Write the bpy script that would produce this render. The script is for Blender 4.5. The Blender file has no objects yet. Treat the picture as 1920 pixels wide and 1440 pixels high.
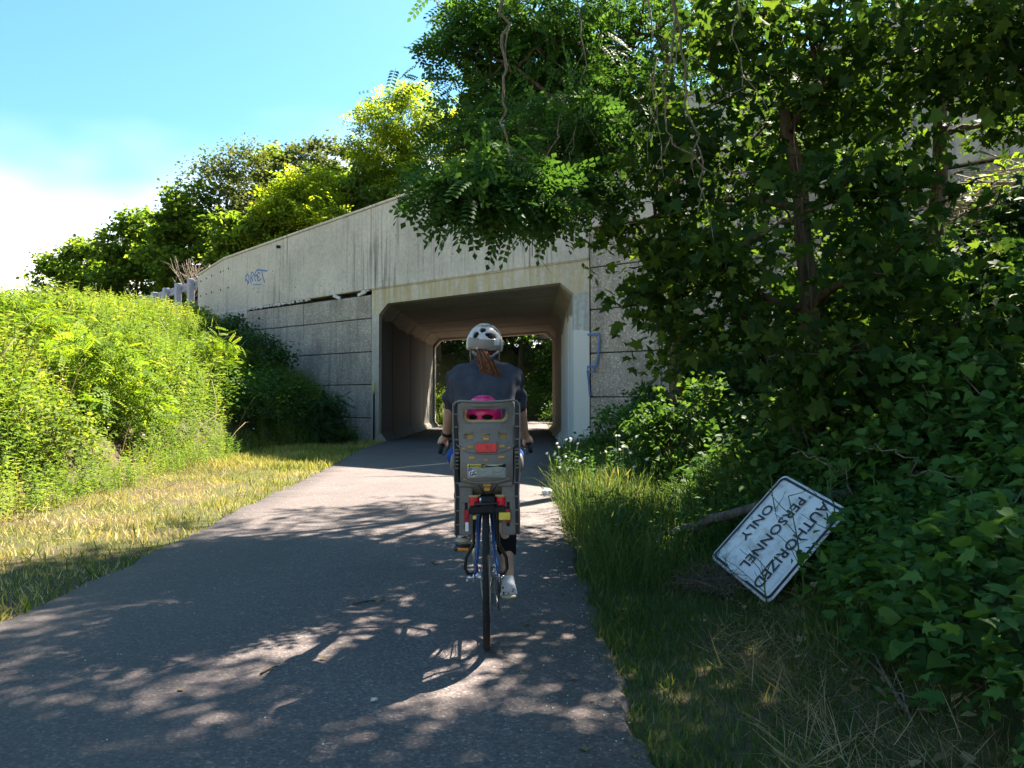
import bpy, bmesh, math, random
import numpy as np
from mathutils import Vector, Matrix
from mathutils.geometry import delaunay_2d_cdt

SC = bpy.context.scene
COL = SC.collection
R = math.radians

# ------------------------------------------------------------------ camera
cam_d = bpy.data.cameras.new('camera')
cam_d.sensor_width = 36.0
cam_d.lens = 1500.0 / 1920.0 * 36.0
cam_d.clip_start = 0.05
cam_d.clip_end = 2000.0
cam = bpy.data.objects.new('camera', cam_d)
COL.objects.link(cam)
YAW, PITCH = math.atan(31 / 1500), math.atan(30 / 1500)
cam.location = (0, 0, 1.25)
cam.rotation_euler = (R(90) + PITCH, 0, YAW)
SC.camera = cam

# ------------------------------------------------------------------ sky and sun
SUN_AZ, SUN_EL = 38.0, 50.0
world = bpy.data.worlds.new('World')
SC.world = world
world.use_nodes = True
wn = world.node_tree
wn.nodes.clear()
w_out = wn.nodes.new('ShaderNodeOutputWorld')
w_bg = wn.nodes.new('ShaderNodeBackground')
w_sky = wn.nodes.new('ShaderNodeTexSky')
w_sky.sky_type = 'NISHITA'
w_sky.sun_disc = False
w_sky.sun_elevation = R(SUN_EL)
w_sky.sun_rotation = R(SUN_AZ)
w_sky.altitude = 100
w_sky.air_density = 1.0
w_sky.dust_density = 1.2
w_sky.ozone_density = 1.0
w_bg.inputs['Strength'].default_value = 0.064
# low bank of bright summer cloud all round the horizon, broken up by noise
w_tc = wn.nodes.new('ShaderNodeTexCoord')
w_sep = wn.nodes.new('ShaderNodeSeparateXYZ')
wn.links.new(w_tc.outputs['Generated'], w_sep.inputs[0])
w_map = wn.nodes.new('ShaderNodeMapping')
w_map.inputs['Scale'].default_value = (1.0, 1.0, 2.2)
wn.links.new(w_tc.outputs['Generated'], w_map.inputs[0])
w_noise = wn.nodes.new('ShaderNodeTexNoise')
w_noise.inputs['Scale'].default_value = 1.6
w_noise.inputs['Detail'].default_value = 4
w_noise.inputs['Roughness'].default_value = 0.5
wn.links.new(w_map.outputs[0], w_noise.inputs['Vector'])
w_add = wn.nodes.new('ShaderNodeMath'); w_add.operation = 'MULTIPLY_ADD'
w_add.inputs[1].default_value = 0.55; w_add.inputs[2].default_value = -0.14
wn.links.new(w_noise.outputs['Fac'], w_add.inputs[0])
w_sub = wn.nodes.new('ShaderNodeMath'); w_sub.operation = 'SUBTRACT'
wn.links.new(w_add.outputs[0], w_sub.inputs[0]); wn.links.new(w_sep.outputs['Z'], w_sub.inputs[1])
w_rng = wn.nodes.new('ShaderNodeMapRange'); w_rng.interpolation_type = 'SMOOTHSTEP'
w_rng.inputs['From Min'].default_value = -0.14; w_rng.inputs['From Max'].default_value = 0.03
w_rng.inputs['To Max'].default_value = 0.9
wn.links.new(w_sub.outputs[0], w_rng.inputs['Value'])
w_mix = wn.nodes.new('ShaderNodeMixRGB')
w_tint = wn.nodes.new('ShaderNodeMixRGB'); w_tint.blend_type = 'MULTIPLY'; w_tint.inputs['Fac'].default_value = 1.0
w_tint.inputs['Color2'].default_value = (0.44, 0.72, 0.77, 1)
wn.links.new(w_sky.outputs[0], w_tint.inputs['Color1'])
wn.links.new(w_tint.outputs[0], w_mix.inputs['Color1'])
w_mix.inputs['Color2'].default_value = (6.6, 6.4, 6.1, 1)
wn.links.new(w_rng.outputs[0], w_mix.inputs['Fac'])
wn.links.new(w_mix.outputs[0], w_bg.inputs['Color'])
wn.links.new(w_bg.outputs[0], w_out.inputs['Surface'])

sun_d = bpy.data.lights.new('sun', 'SUN')
sun_d.energy = 5.0
sun_d.angle = R(0.53)
sun_d.color = (1.0, 0.90, 0.77)
sun = bpy.data.objects.new('sun', sun_d)
COL.objects.link(sun)
TO_SUN = Vector((math.sin(R(SUN_AZ)) * math.cos(R(SUN_EL)), math.cos(R(SUN_AZ)) * math.cos(R(SUN_EL)), math.sin(R(SUN_EL))))
sun.rotation_euler = TO_SUN.to_track_quat('Z', 'Y').to_euler()
sun.location = (20, 25, 40)

SC.view_settings.view_transform = 'Standard'
SC.view_settings.look = 'None'
SC.view_settings.gamma = 1.0
SC.view_settings.use_curve_mapping = False
SC.view_settings.exposure = 2.55
SC.cycles.max_bounces = 8
SC.cycles.diffuse_bounces = 4
SC.cycles.transmission_bounces = 6
SC.cycles.use_denoising = True
SC.cycles.sample_clamp_indirect = 6.0

# ------------------------------------------------------------------ materials
class NT:
    def __init__(s, name):
        s.m = bpy.data.materials.new(name); s.m.use_nodes = True
        s.t = s.m.node_tree; s.n = s.t.nodes
        s.b = s.n['Principled BSDF']; s.out = s.n['Material Output']
    def add(s, typ, **kw):
        nd = s.n.new(typ)
        for k, v in kw.items():
            if hasattr(nd, k) and k not in nd.inputs: setattr(nd, k, v)
            else: nd.inputs[k].default_value = v
        return nd
    def link(s, a, b): s.t.links.new(a, b)
    def pos(s, scale=(1, 1, 1), obj=False):
        if obj: o = s.add('ShaderNodeTexCoord').outputs['Object']
        else: o = s.add('ShaderNodeNewGeometry').outputs['Position']
        mp = s.add('ShaderNodeMapping'); mp.inputs['Scale'].default_value = scale
        s.link(o, mp.inputs[0]); return mp.outputs[0]
    def noise(s, vec, scale, detail=4, rough=0.55):
        nd = s.add('ShaderNodeTexNoise'); nd.inputs['Scale'].default_value = scale
        nd.inputs['Detail'].default_value = detail; nd.inputs['Roughness'].default_value = rough
        s.link(vec, nd.inputs['Vector']); return nd.outputs['Fac']
    def ramp(s, fac, stops):
        nd = s.add('ShaderNodeValToRGB'); cr = nd.color_ramp
        while len(cr.elements) < len(stops): cr.elements.new(0.5)
        for e, (p, c) in zip(cr.elements, stops):
            e.position = p; e.color = (c[0], c[1], c[2], 1) if not isinstance(c, (int, float)) else (c, c, c, 1)
        s.link(fac, nd.inputs[0]); return nd.outputs[0]
    def mix(s, fac, a, b, blend='MIX'):
        nd = s.add('ShaderNodeMixRGB'); nd.blend_type = blend
        for inp, v in (('Fac', fac), ('Color1', a), ('Color2', b)):
            if isinstance(v, (int, float)): nd.inputs[inp].default_value = v if inp == 'Fac' else (v, v, v, 1)
            elif isinstance(v, tuple): nd.inputs[inp].default_value = (v[0], v[1], v[2], 1)
            else: s.link(v, nd.inputs[inp])
        return nd.outputs[0]
    def math(s, op, a, b=0.0):
        nd = s.add('ShaderNodeMath'); nd.operation = op
        for i, v in enumerate((a, b)):
            if isinstance(v, (int, float)): nd.inputs[i].default_value = v
            else: s.link(v, nd.inputs[i])
        return nd.outputs[0]
    def bump(s, h, strength=0.3, dist=0.01):
        nd = s.add('ShaderNodeBump'); nd.inputs['Strength'].default_value = strength; nd.inputs['Distance'].default_value = dist
        s.link(h, nd.inputs['Height']); s.link(nd.outputs[0], s.b.inputs['Normal'])
    def col(s, c): s.link(c, s.b.inputs['Base Color'])
    def set(s, rough=0.7, spec=0.3, metal=0.0):
        s.b.inputs['Roughness'].default_value = rough; s.b.inputs['Specular IOR Level'].default_value = spec
        s.b.inputs['Metallic'].default_value = metal; return s

M = {}
def plain(name, c, rough=0.6, spec=0.3, metal=0.0, var=0.12, scale=30.0, bump=0.0):
    t = NT(name).set(rough, spec, metal)
    v = t.pos(obj=True); f = t.noise(v, scale, 3)
    lo = tuple(x * (1 - var) for x in c); hi = tuple(min(1, x * (1 + var)) for x in c)
    t.col(t.ramp(f, [(0.3, lo), (0.7, hi)]))
    if bump: t.bump(f, bump, 0.004)
    M[name] = t.m; return t.m

def leaf_mat(name, stops, trans=0.42, tint=(1.5, 1.35, 0.55), rough=0.62, spec=0.09):
    """leaf tissue: colour by leaf (attribute rnd), light passes through"""
    t = NT(name).set(rough, spec)
    at = t.add('ShaderNodeAttribute'); at.attribute_name = 'rnd'
    c = t.ramp(at.outputs['Fac'], stops)
    t.col(c)
    tr = t.add('ShaderNodeBsdfTranslucent')
    t.link(t.mix(1.0, c, tint, 'MULTIPLY'), tr.inputs['Color'])
    mx = t.add('ShaderNodeMixShader'); mx.inputs[0].default_value = trans
    t.link(t.b.outputs[0], mx.inputs[1]); t.link(tr.outputs[0], mx.inputs[2])
    t.link(mx.outputs[0], t.out.inputs['Surface'])
    M[name] = t.m; return t.m

leaf_mat('leaf_maple', [(0, (.020, .052, .016)), (.5, (.036, .082, .021)), (1, (.08, .14, .028))], .46, (1.8, 1.55, .5))
leaf_mat('leaf_locust', [(0, (.03, .08, .022)), (.6, (.05, .12, .03)), (1, (.08, .17, .035))], .42)
leaf_mat('leaf_shrub', [(0, (.03, .075, .02)), (.5, (.05, .115, .028)), (1, (.09, .17, .035))], .40)
leaf_mat('leaf_vine', [(0, (.04, .10, .028)), (.6, (.065, .15, .035)), (1, (.11, .21, .045))], .38)
leaf_mat('leaf_weed', [(0, (.07, .13, .026)), (.45, (.12, .20, .035)), (.8, (.19, .26, .045)), (1, (.28, .29, .07))], .45)
leaf_mat('leaf_sumac', [(0, (.08, .16, .02)), (.6, (.15, .24, .025)), (1, (.22, .30, .03))], .5)
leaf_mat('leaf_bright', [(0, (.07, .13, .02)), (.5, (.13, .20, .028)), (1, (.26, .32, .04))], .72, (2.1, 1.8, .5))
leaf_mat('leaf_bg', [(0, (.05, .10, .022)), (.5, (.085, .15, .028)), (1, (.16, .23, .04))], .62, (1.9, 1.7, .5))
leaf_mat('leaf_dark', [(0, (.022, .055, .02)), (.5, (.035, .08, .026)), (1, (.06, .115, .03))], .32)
leaf_mat('leaf_grey', [(0, (.06, .09, .035)), (.5, (.09, .125, .05)), (1, (.14, .16, .07))], .40)
leaf_mat('grass_green', [(0, (.045, .085, .024)), (.5, (.075, .13, .035)), (.8, (.12, .17, .05)), (1, (.26, .23, .11))], .4)
leaf_mat('grass_dry', [(0, (.16, .22, .045)), (.3, (.32, .32, .08)), (.65, (.54, .46, .16)), (1, (.64, .54, .27))], .3, (1.2, 1.1, .7))
leaf_mat('straw', [(0, (.16, .12, .06)), (.5, (.30, .23, .12)), (1, (.45, .36, .2))], .2, (1.1, 1, .8))
leaf_mat('petal', [(0, (.75, .75, .72)), (1, (.85, .85, .83))], .3, (1, 1, 1))

def bark(name, lo, hi, s=1.0):
    t = NT(name).set(.9, .15)
    v = t.pos((14 * s, 14 * s, 2.2 * s)); f = t.noise(v, 1.6, 6, .65)
    g = t.noise(t.pos(), 2.0, 3)
    t.col(t.mix(t.ramp(g, [(.45, 0.), (.7, .45)]), t.ramp(f, [(.35, lo), (.62, hi)]), (.10, .11, .06)))
    t.bump(f, .9, .02); M[name] = t.m
bark('bark_brown', (.03, .02, .013), (.15, .10, .065))
bark('bark_grey', (.05, .042, .035), (.17, .15, .125))
bark('bark_twig', (.08, .06, .045), (.26, .21, .16), 3)
bark('bark_dead', (.20, .15, .10), (.50, .42, .32), 3)

def concrete(name, base, streak=0.6, stain=(.06, .06, .058), pits=True, warm=None, paint=None):
    t = NT(name).set(.88, .2)
    p = t.pos(); big = t.noise(p, .55, 5, .6); fine = t.noise(p, 9, 6, .7)
    lo = tuple(x * .78 for x in base); hi = tuple(x * 1.12 for x in base)
    c = t.ramp(big, [(.3, lo), (.7, hi)])
    c = t.mix(.35, c, t.ramp(fine, [(.3, .25), (.7, .75)]), 'OVERLAY')
    sv = t.pos((7, 7, .28)); st = t.noise(sv, 1.0, 5, .6)
    patch = t.noise(t.pos((.45, .45, .3)), 1.0, 3)
    m = t.math('MULTIPLY', t.ramp(st, [(.50, 0.), (.68, 1.)]), t.ramp(patch, [(.42, 0.), (.62, 1.)]))
    c = t.mix(t.math('MULTIPLY', m, streak), c, stain)
    if warm:
        wv = t.noise(t.pos((5, 5, .7)), 1.0, 4)
        c = t.mix(t.math('MULTIPLY', t.ramp(wv, [(.42, 0.), (.62, 1.)]), .75), c, warm)
    if pits:
        vr = t.add('ShaderNodeTexVoronoi'); vr.inputs['Scale'].default_value = 5.0
        t.link(t.pos(), vr.inputs['Vector'])
        gate = t.ramp(t.noise(t.pos(), 1.1, 3), [(.52, 0.), (.6, 1.)])
        pit = t.math('MULTIPLY', t.ramp(vr.outputs['Distance'], [(.10, 1.), (.16, 0.)]), gate)
        c = t.mix(t.math('MULTIPLY', pit, .8), c, (.05, .05, .045))
    if paint:
        c = paint(t, c)
    t.col(c); t.bump(t.math('ADD', fine, t.math('MULTIPLY', st, .5)), .35, .012)
    M[name] = t.m
concrete('concrete', (.58, .495, .41), .85)
concrete('concrete_lintel', (.56, .48, .37), .55, (.10, .09, .07), False, (.46, .34, .15))
concrete('concrete_pillar', (.52, .455, .38), .5)
def _white(t, c):
    z = t.add('ShaderNodeSeparateXYZ'); t.link(t.pos(), z.inputs[0])
    e = t.math('ADD', z.outputs['Z'], t.math('MULTIPLY', t.noise(t.pos((1, 1, .4)), 2.2, 2), .25))
    return t.mix(t.math('MULTIPLY', t.math('LESS_THAN', e, 3.05), .92), c, (.62, .60, .55))
concrete('concrete_whitewash', (.42, .41, .38), .5, paint=_white)
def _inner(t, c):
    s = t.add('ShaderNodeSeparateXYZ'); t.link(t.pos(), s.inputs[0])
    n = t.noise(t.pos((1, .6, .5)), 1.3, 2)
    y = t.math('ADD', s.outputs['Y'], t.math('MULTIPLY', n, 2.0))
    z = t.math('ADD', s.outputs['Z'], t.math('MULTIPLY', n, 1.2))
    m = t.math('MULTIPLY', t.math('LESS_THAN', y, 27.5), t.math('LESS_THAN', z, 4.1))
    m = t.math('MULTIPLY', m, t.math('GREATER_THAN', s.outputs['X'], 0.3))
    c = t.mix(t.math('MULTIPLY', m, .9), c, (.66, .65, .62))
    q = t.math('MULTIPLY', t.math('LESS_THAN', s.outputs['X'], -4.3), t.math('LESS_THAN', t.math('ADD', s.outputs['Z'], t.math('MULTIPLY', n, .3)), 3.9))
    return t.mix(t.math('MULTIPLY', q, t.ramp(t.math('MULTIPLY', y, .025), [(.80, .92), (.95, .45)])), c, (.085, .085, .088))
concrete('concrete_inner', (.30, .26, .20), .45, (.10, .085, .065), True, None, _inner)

def aggregate():
    t = NT('aggregate').set(.92, .15)
    p = t.pos(); vr = t.add('ShaderNodeTexVoronoi'); vr.inputs['Scale'].default_value = 34
    t.link(p, vr.inputs['Vector'])
    sp = t.add('ShaderNodeSeparateColor'); t.link(vr.outputs['Color'], sp.inputs[0])
    c = t.ramp(sp.outputs[0], [(0, (.30, .25, .20)), (.55, (.40, .335, .27)), (.88, (.48, .405, .335)), (1, (.66, .58, .49))])
    c = t.mix(.6, c, t.ramp(t.noise(p, 1.2, 5), [(.3, .3), (.7, .65)]), 'OVERLAY')
    st = t.noise(t.pos((5, 5, .35)), 1.0, 4)
    c = t.mix(t.ramp(st, [(.5, 0.), (.75, .45)]), c, (.07, .065, .06))
    t.col(c); t.bump(vr.outputs['Distance'], .8, .012); M['aggregate'] = t.m
aggregate()
plain('joint_dark', (.03, .028, .025), .95, .1)
plain('mortar', (.55, .53, .48), .9, .2, var=.25, scale=8)

def asphalt():
    t = NT('asphalt').set(.85, .3)
    p = t.pos(); vr = t.add('ShaderNodeTexVoronoi'); vr.inputs['Scale'].default_value = 95
    t.link(p, vr.inputs['Vector'])
    sp = t.add('ShaderNodeSeparateColor'); t.link(vr.outputs['Color'], sp.inputs[0])
    c = t.ramp(sp.outputs[0], [(0, (.074, .060, .058)), (.6, (.112, .090, .085)), (.92, (.148, .120, .110)), (1, (.23, .195, .175))])
    c = t.mix(.55, c, t.ramp(t.noise(p, .8, 6, .6), [(.3, .36), (.7, .62)]), 'OVERLAY')
    dust = t.noise(t.pos(), 3.0, 6, .7)
    c = t.mix(t.ramp(dust, [(.52, 0.), (.8, .4)]), c, (.20, .16, .13))
    pt = t.noise(t.pos((.35, .12, 1)), 1.0, 3)
    c = t.mix(t.ramp(pt, [(.42, 0.), (.60, .35)]), c, (.062, .053, .053))
    t.col(c); t.bump(vr.outputs['Distance'], .25, .005); M['asphalt'] = t.m
asphalt()
def soil():
    t = NT('soil').set(.95, .1)
    p = t.pos(); f = t.noise(p, 5, 6, .7); g = t.noise(p, .9, 4)
    c = t.ramp(f, [(.3, (.045, .035, .022)), (.7, (.12, .095, .06))])
    c = t.mix(t.ramp(g, [(.4, 0.), (.6, .6)]), c, (.055, .075, .022))
    t.col(c); t.bump(f, .8, .03); M['soil'] = t.m
soil()
plain('steel', (.42, .42, .46), .5, .5, .6, .15, 12)
plain('rail_wood', (.36, .34, .38), .7, .3, .0, .15, 12)

# ------------------------------------------------------------------ mesh helpers
def V(*a): return np.array(a, float)
class MB:
    """collects polygons (python lists) for one mesh"""
    def __init__(s): s.v = []; s.f = []; s.mi = []
    def add(s, v, f, mi=0):
        o = len(s.v); s.v.extend([tuple(map(float, p)) for p in v]); s.f.extend([tuple(i + o for i in q) for q in f]); s.mi.extend([mi] * len(f)); return s
    def box(s, lo, hi, mi=0, M4=None, bev=0.0):
        (a, b, c), (d, e, g) = lo, hi
        if bev:
            bm = bmesh.new(); bmesh.ops.create_cube(bm, size=1)
            for q in bm.verts: q.co = Vector(((a + d) / 2 + q.co.x * (d - a), (b + e) / 2 + q.co.y * (e - b), (c + g) / 2 + q.co.z * (g - c)))
            bmesh.ops.bevel(bm, geom=bm.edges[:], offset=bev, segments=2, affect='EDGES', profile=.5)
            bm.verts.index_update()
            v = [q.co.copy() for q in bm.verts]; f = [tuple(q.index for q in p.verts) for p in bm.faces]; bm.free()
        else:
            v = [(a, b, c), (d, b, c), (d, e, c), (a, e, c), (a, b, g), (d, b, g), (d, e, g), (a, e, g)]
            f = [(3, 2, 1, 0), (4, 5, 6, 7), (0, 1, 5, 4), (1, 2, 6, 5), (2, 3, 7, 6), (3, 0, 4, 7)]
        if M4 is not None: v = [M4 @ Vector(p) for p in v]
        return s.add(v, f, mi)
    def tube(s, pts, rad, n=8, mi=0, cap=True):
        v, f = tube_geo(pts, rad, n, cap); return s.add(v, f, mi)
    def ell(s, c, r, nu=16, nv=10, mi=0, M3=None):
        v = []; f = []
        for j in range(nv + 1):
            th = math.pi * j / nv
            for i in range(nu):
                ph = 2 * math.pi * i / nu
                p = Vector((r[0] * math.sin(th) * math.cos(ph), r[1] * math.sin(th) * math.sin(ph), r[2] * math.cos(th)))
                if M3 is not None: p = M3 @ p
                v.append(p + Vector(c))
        for j in range(nv):
            for i in range(nu):
                a, b = j * nu + i, j * nu + (i + 1) % nu
                f.append((a, a + nu, b + nu, b))
        return s.add(v, f, mi)
    def mesh(s, name, mats, smooth=True):
        me = bpy.data.meshes.new(name); me.from_pydata(s.v, [], s.f)
        for m in (mats if isinstance(mats, (list, tuple)) else [mats]): me.materials.append(M[m] if isinstance(m, str) else m)
        if len(me.materials) > 1: me.polygons.foreach_set('material_index', s.mi)
        if smooth: me.polygons.foreach_set('use_smooth', [True] * len(me.polygons))
        me.update(); return me
    def build(s, name, mats, parent=None, smooth=True):
        return link(name, s.mesh(name, mats, smooth), parent)

def tube_geo(pts, rad, n=8, cap=True):
    P = [Vector(p) for p in pts]
    if not hasattr(rad, '__len__'): rad = [rad] * len(P)
    v = []; f = []; ref = None
    for i, p in enumerate(P):
        t = (P[min(i + 1, len(P) - 1)] - P[max(i - 1, 0)])
        t = t.normalized() if t.length > 1e-9 else Vector((0, 0, 1))
        if ref is None: ref = Vector((1, 0, 0)) if abs(t.x) < .8 else Vector((0, 1, 0))
        a = (ref - t * ref.dot(t))
        a = a.normalized() if a.length > 1e-6 else t.orthogonal().normalized()
        b = t.cross(a); ref = a
        for k in range(n):
            an = 2 * math.pi * k / n
            v.append(p + (a * math.cos(an) + b * math.sin(an)) * rad[i])
    for i in range(len(P) - 1):
        for k in range(n):
            q, w = i * n + k, i * n + (k + 1) % n
            f.append((q, w, w + n, q + n))
    if cap:
        f.append(tuple(reversed(range(n)))); f.append(tuple(range((len(P) - 1) * n, len(P) * n)))
    return v, f

def link(name, data, parent=None):
    o = bpy.data.objects.new(name, data); COL.objects.link(o)
    if parent is not None:
        o.parent = parent
        if parent.get('_w'): o.matrix_parent_inverse = Matrix.Translation(-parent.location)
    return o
def tag(o, label=None, cat=None, group=None, kind=None):
    if label: o['label'] = label
    if cat: o['category'] = cat
    if group: o['group'] = group
    if kind: o['kind'] = kind
    return o
WORLD_ROOTS = []
def thing(name, label, cat, loc=(0, 0, 0), group=None, world=True, rot=None):
    """Empty at a thing's base; world=True: its parts are modelled in world coordinates"""
    o = bpy.data.objects.new(name, None); COL.objects.link(o); o.location = loc; o.empty_display_size = .1
    if rot: o.rotation_euler = rot
    if world: o['_w'] = 1; WORLD_ROOTS.append(o)
    return tag(o, label, cat, group)

def np_mesh(name, verts, sizes, idx, mats, rnd=None, smooth=False, mi=None):
    me = bpy.data.meshes.new(name)
    nv, nl, nf = len(verts), len(idx), len(sizes)
    me.vertices.add(nv); me.vertices.foreach_set('co', np.ascontiguousarray(verts, np.float32).ravel())
    me.loops.add(nl); me.loops.foreach_set('vertex_index', np.ascontiguousarray(idx, np.int32))
    me.polygons.add(nf)
    st = np.zeros(nf, np.int32); st[1:] = np.cumsum(sizes)[:-1]
    me.polygons.foreach_set('loop_start', st)
    for m in (mats if isinstance(mats, (list, tuple)) else [mats]): me.materials.append(M[m])
    if mi is not None: me.polygons.foreach_set('material_index', np.ascontiguousarray(mi, np.int32))
    if smooth: me.polygons.foreach_set('use_smooth', np.ones(nf, bool))
    if rnd is not None:
        a = me.attributes.new('rnd', 'FLOAT', 'POINT'); a.data.foreach_set('value', np.ascontiguousarray(rnd, np.float32))
    me.update(calc_edges=True); return me

class Scat:
    """many copies of small templates gathered into one mesh"""
    def __init__(s): s.v = []; s.sz = []; s.ix = []; s.r = []; s.mi = []; s.n = 0
    def add(s, tpl, pos, Rm, scale, rnd, mi=0):
        tv, tf = tpl; N = len(pos)
        if N == 0: return s
        scale = np.broadcast_to(np.asarray(scale, float), (N,)) if np.ndim(scale) < 2 else np.asarray(scale)
        sc = scale[:, None, None] if scale.ndim == 1 else scale[:, None, :]
        v = np.einsum('nij,nkj->nki', Rm, tv[None] * sc) + pos[:, None, :]
        K = len(tv); fl = np.concatenate([np.array(q) for q in tf]); fs = np.array([len(q) for q in tf])
        s.v.append(v.reshape(-1, 3)); s.ix.append((fl[None] + (np.arange(N) * K)[:, None]).ravel() + s.n)
        s.sz.append(np.tile(fs, N)); s.r.append(np.repeat(rnd, K)); s.mi.append(np.full(N * len(tf), mi)); s.n += N * K
        return s
    def mesh(s, name, mats, smooth=False):
        return np_mesh(name, np.concatenate(s.v), np.concatenate(s.sz), np.concatenate(s.ix), mats, np.concatenate(s.r), smooth, np.concatenate(s.mi))
    def build(s, name, mats, parent=None, smooth=False): return link(name, s.mesh(name, mats, smooth), parent)

def unit(a): return a / np.maximum(np.linalg.norm(a, axis=-1, keepdims=True), 1e-9)
def frames(axis, normal):
    y = unit(axis); x = unit(np.cross(y, normal)); z = np.cross(x, y)
    return np.stack([x, y, z], -1)
def rand_frames(rng, N, up=.8, droop=.25):
    ax = rng.normal(size=(N, 3)); ax[:, 2] = ax[:, 2] * .45 - droop
    nm = rng.normal(size=(N, 3)) * .55; nm[:, 2] += up
    return frames(ax, nm)
def spin_frames(rng, N, tilt=.25):
    a = rng.uniform(0, 6.283, N); z = np.stack([rng.normal(0, tilt, N), rng.normal(0, tilt, N), np.ones(N)], -1)
    return np.einsum('nij->nij', frames(np.stack([np.cos(a), np.sin(a), np.zeros(N)], -1), z))

# ---- templates (stem at the origin, tip at +Y, upper side +Z)
def T_(v, f): return (np.array(v, float), f)
LEAF2 = T_([(0, 0, 0), (.34, .42, .07), (0, 1, -.05), (-.34, .42, .07)], [(0, 1, 2), (0, 2, 3)])
LANCE = T_([(0, 0, 0), (.13, .4, .04), (0, 1, -.1), (-.13, .4, .04)], [(0, 1, 2), (0, 2, 3)])
_hm = [(.16, -.06), (.46, .04), (.30, .20), (.56, .52), (.27, .47), (.20, .62)]
_mv = [(0, .28, -.03), (0, 0, 0)] + [(x, y, .22 * x - .55 * x * x - .10 * y * y) for x, y in _hm] + [(.03, 1, -.20)] + [(-x * .94, y * 1.04, .26 * x - .55 * x * x - .10 * y * y) for x, y in reversed(_hm)]
MAPLE = T_(_mv, [(0, i, i + 1) for i in range(1, len(_mv) - 1)] + [(0, len(_mv) - 1, 1)])
_hr = [(.26, -.05), (.43, .18), (.36, .52), (.15, .83)]
_rv = [(0, .35, -.03), (0, .04, 0)] + [(x, y, .10 * x * 2) for x, y in _hr] + [(0, 1.05, -.10)] + [(-x, y, .10 * x * 2) for x, y in reversed(_hr)]
ROUND = T_(_rv, [(0, i, i + 1) for i in range(1, len(_rv) - 1)] + [(0, len(_rv) - 1, 1)])
def pinnate(pairs=6, lw=.065, ll=.19, droop=.25, start=.18):
    v = [(-.006, 0, 0), (.006, 0, 0), (.004, 1, -droop), (-.004, 1, -droop)]; f = [(0, 1, 2, 3)]
    for i in range(pairs):
        y = start + (1 - start) * i / pairs; z = -droop * y * y
        for s in (-1, 1):
            o = len(v); a = R(62 - 12 * i / pairs)
            dx, dy = s * math.sin(a), math.cos(a); px, py = -dy * s, dx * s
            v += [(0, y, z), (dx * ll * .5 + px * lw, y + dy * ll * .5 + py * lw, z + .01), (dx * ll, y + dy * ll, z - .03), (dx * ll * .5 - px * lw, y + dy * ll * .5 - py * lw, z + .01)]
            f.append((o, o + 1, o + 2, o + 3))
    o = len(v); v += [(0, 1, -droop), (lw, 1 + ll * .5, -droop), (0, 1 + ll, -droop - .04), (-lw, 1 + ll * .5, -droop)]; f.append((o, o + 1, o + 2, o + 3))
    return T_(v, f)
PINN = pinnate(); PINN3 = pinnate(3, .085, .25); FERN = pinnate(9, .03, .2, .45, .12)
def blade(bend=.35, w=.035, seg=3):
    v = []; f = []
    for i in range(seg):
        t = i / seg; z = t; y = bend * t * t; ww = w * (1 - .6 * t)
        v += [(-ww, y, z), (ww, y, z)]
    v.append((0, bend, 1 - bend * .25)); n = len(v)
    for i in range(seg - 1): f.append((2 * i, 2 * i + 1, 2 * i + 3, 2 * i + 2))
    f.append((n - 3, n - 2, n - 1)); return T_(v, f)
BLADE = blade(); BLADE_L = blade(.6, .018, 4); BLADE_S = blade(.3, .06, 2); BLADE_T = blade(.25, .009, 2); BLADE_M = blade(.5, .011, 3); BLADE_L = blade(.65, .007, 4)
SEED = T_([(-.003, 0, 0), (.003, 0, 0), (.003, .10, .8), (.014, .13, .88), (.0, .2, 1.05), (-.012, .15, .9), (-.003, .10, .8)], [(0, 1, 2, 6), (2, 3, 4), (2, 4, 6), (6, 4, 5)])
def weed(seed, nl=14, ll=.20, lw=.16, top=False):
    """one upright stem, height 1, with leaves up its length"""
    rg = random.Random(seed); v = []; f = []
    bx, by = rg.uniform(-.12, .12), rg.uniform(-.12, .12)
    v += [(-.008, 0, 0), (.008, 0, 0), (bx + .004, by, 1), (bx - .004, by, 1)]; f.append((0, 1, 2, 3))
    for i in range(nl):
        t = .15 + .85 * (i + rg.random()) / nl; a = i * 2.4 + rg.uniform(-.4, .4)
        l = ll * rg.uniform(.7, 1.25) * (1.15 - .5 * t); w = l * lw; d = Vector((math.cos(a), math.sin(a), rg.uniform(-.1, .75))).normalized()
        s = Vector((-math.sin(a), math.cos(a), 0)); p = Vector((bx * t, by * t, t)); o = len(v)
        tip = p + d * l + Vector((0, 0, -.25 * l)); mid = p + d * l * .5
        v += [tuple(p), tuple(mid + s * w), tuple(tip), tuple(mid - s * w)]; f.append((o, o + 1, o + 2, o + 3))
    return T_(v, f)
WEEDS = [weed(i, 17, .18, .165) for i in range(4)]
WEEDS_B = [weed(20 + i, 11, .20, .34) for i in range(3)]

def rgn(seed): return np.random.default_rng(seed)
def bez(a, b, c, n): return [(1 - t) ** 2 * a + 2 * t * (1 - t) * b + t * t * c for t in np.linspace(0, 1, n)]
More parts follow.
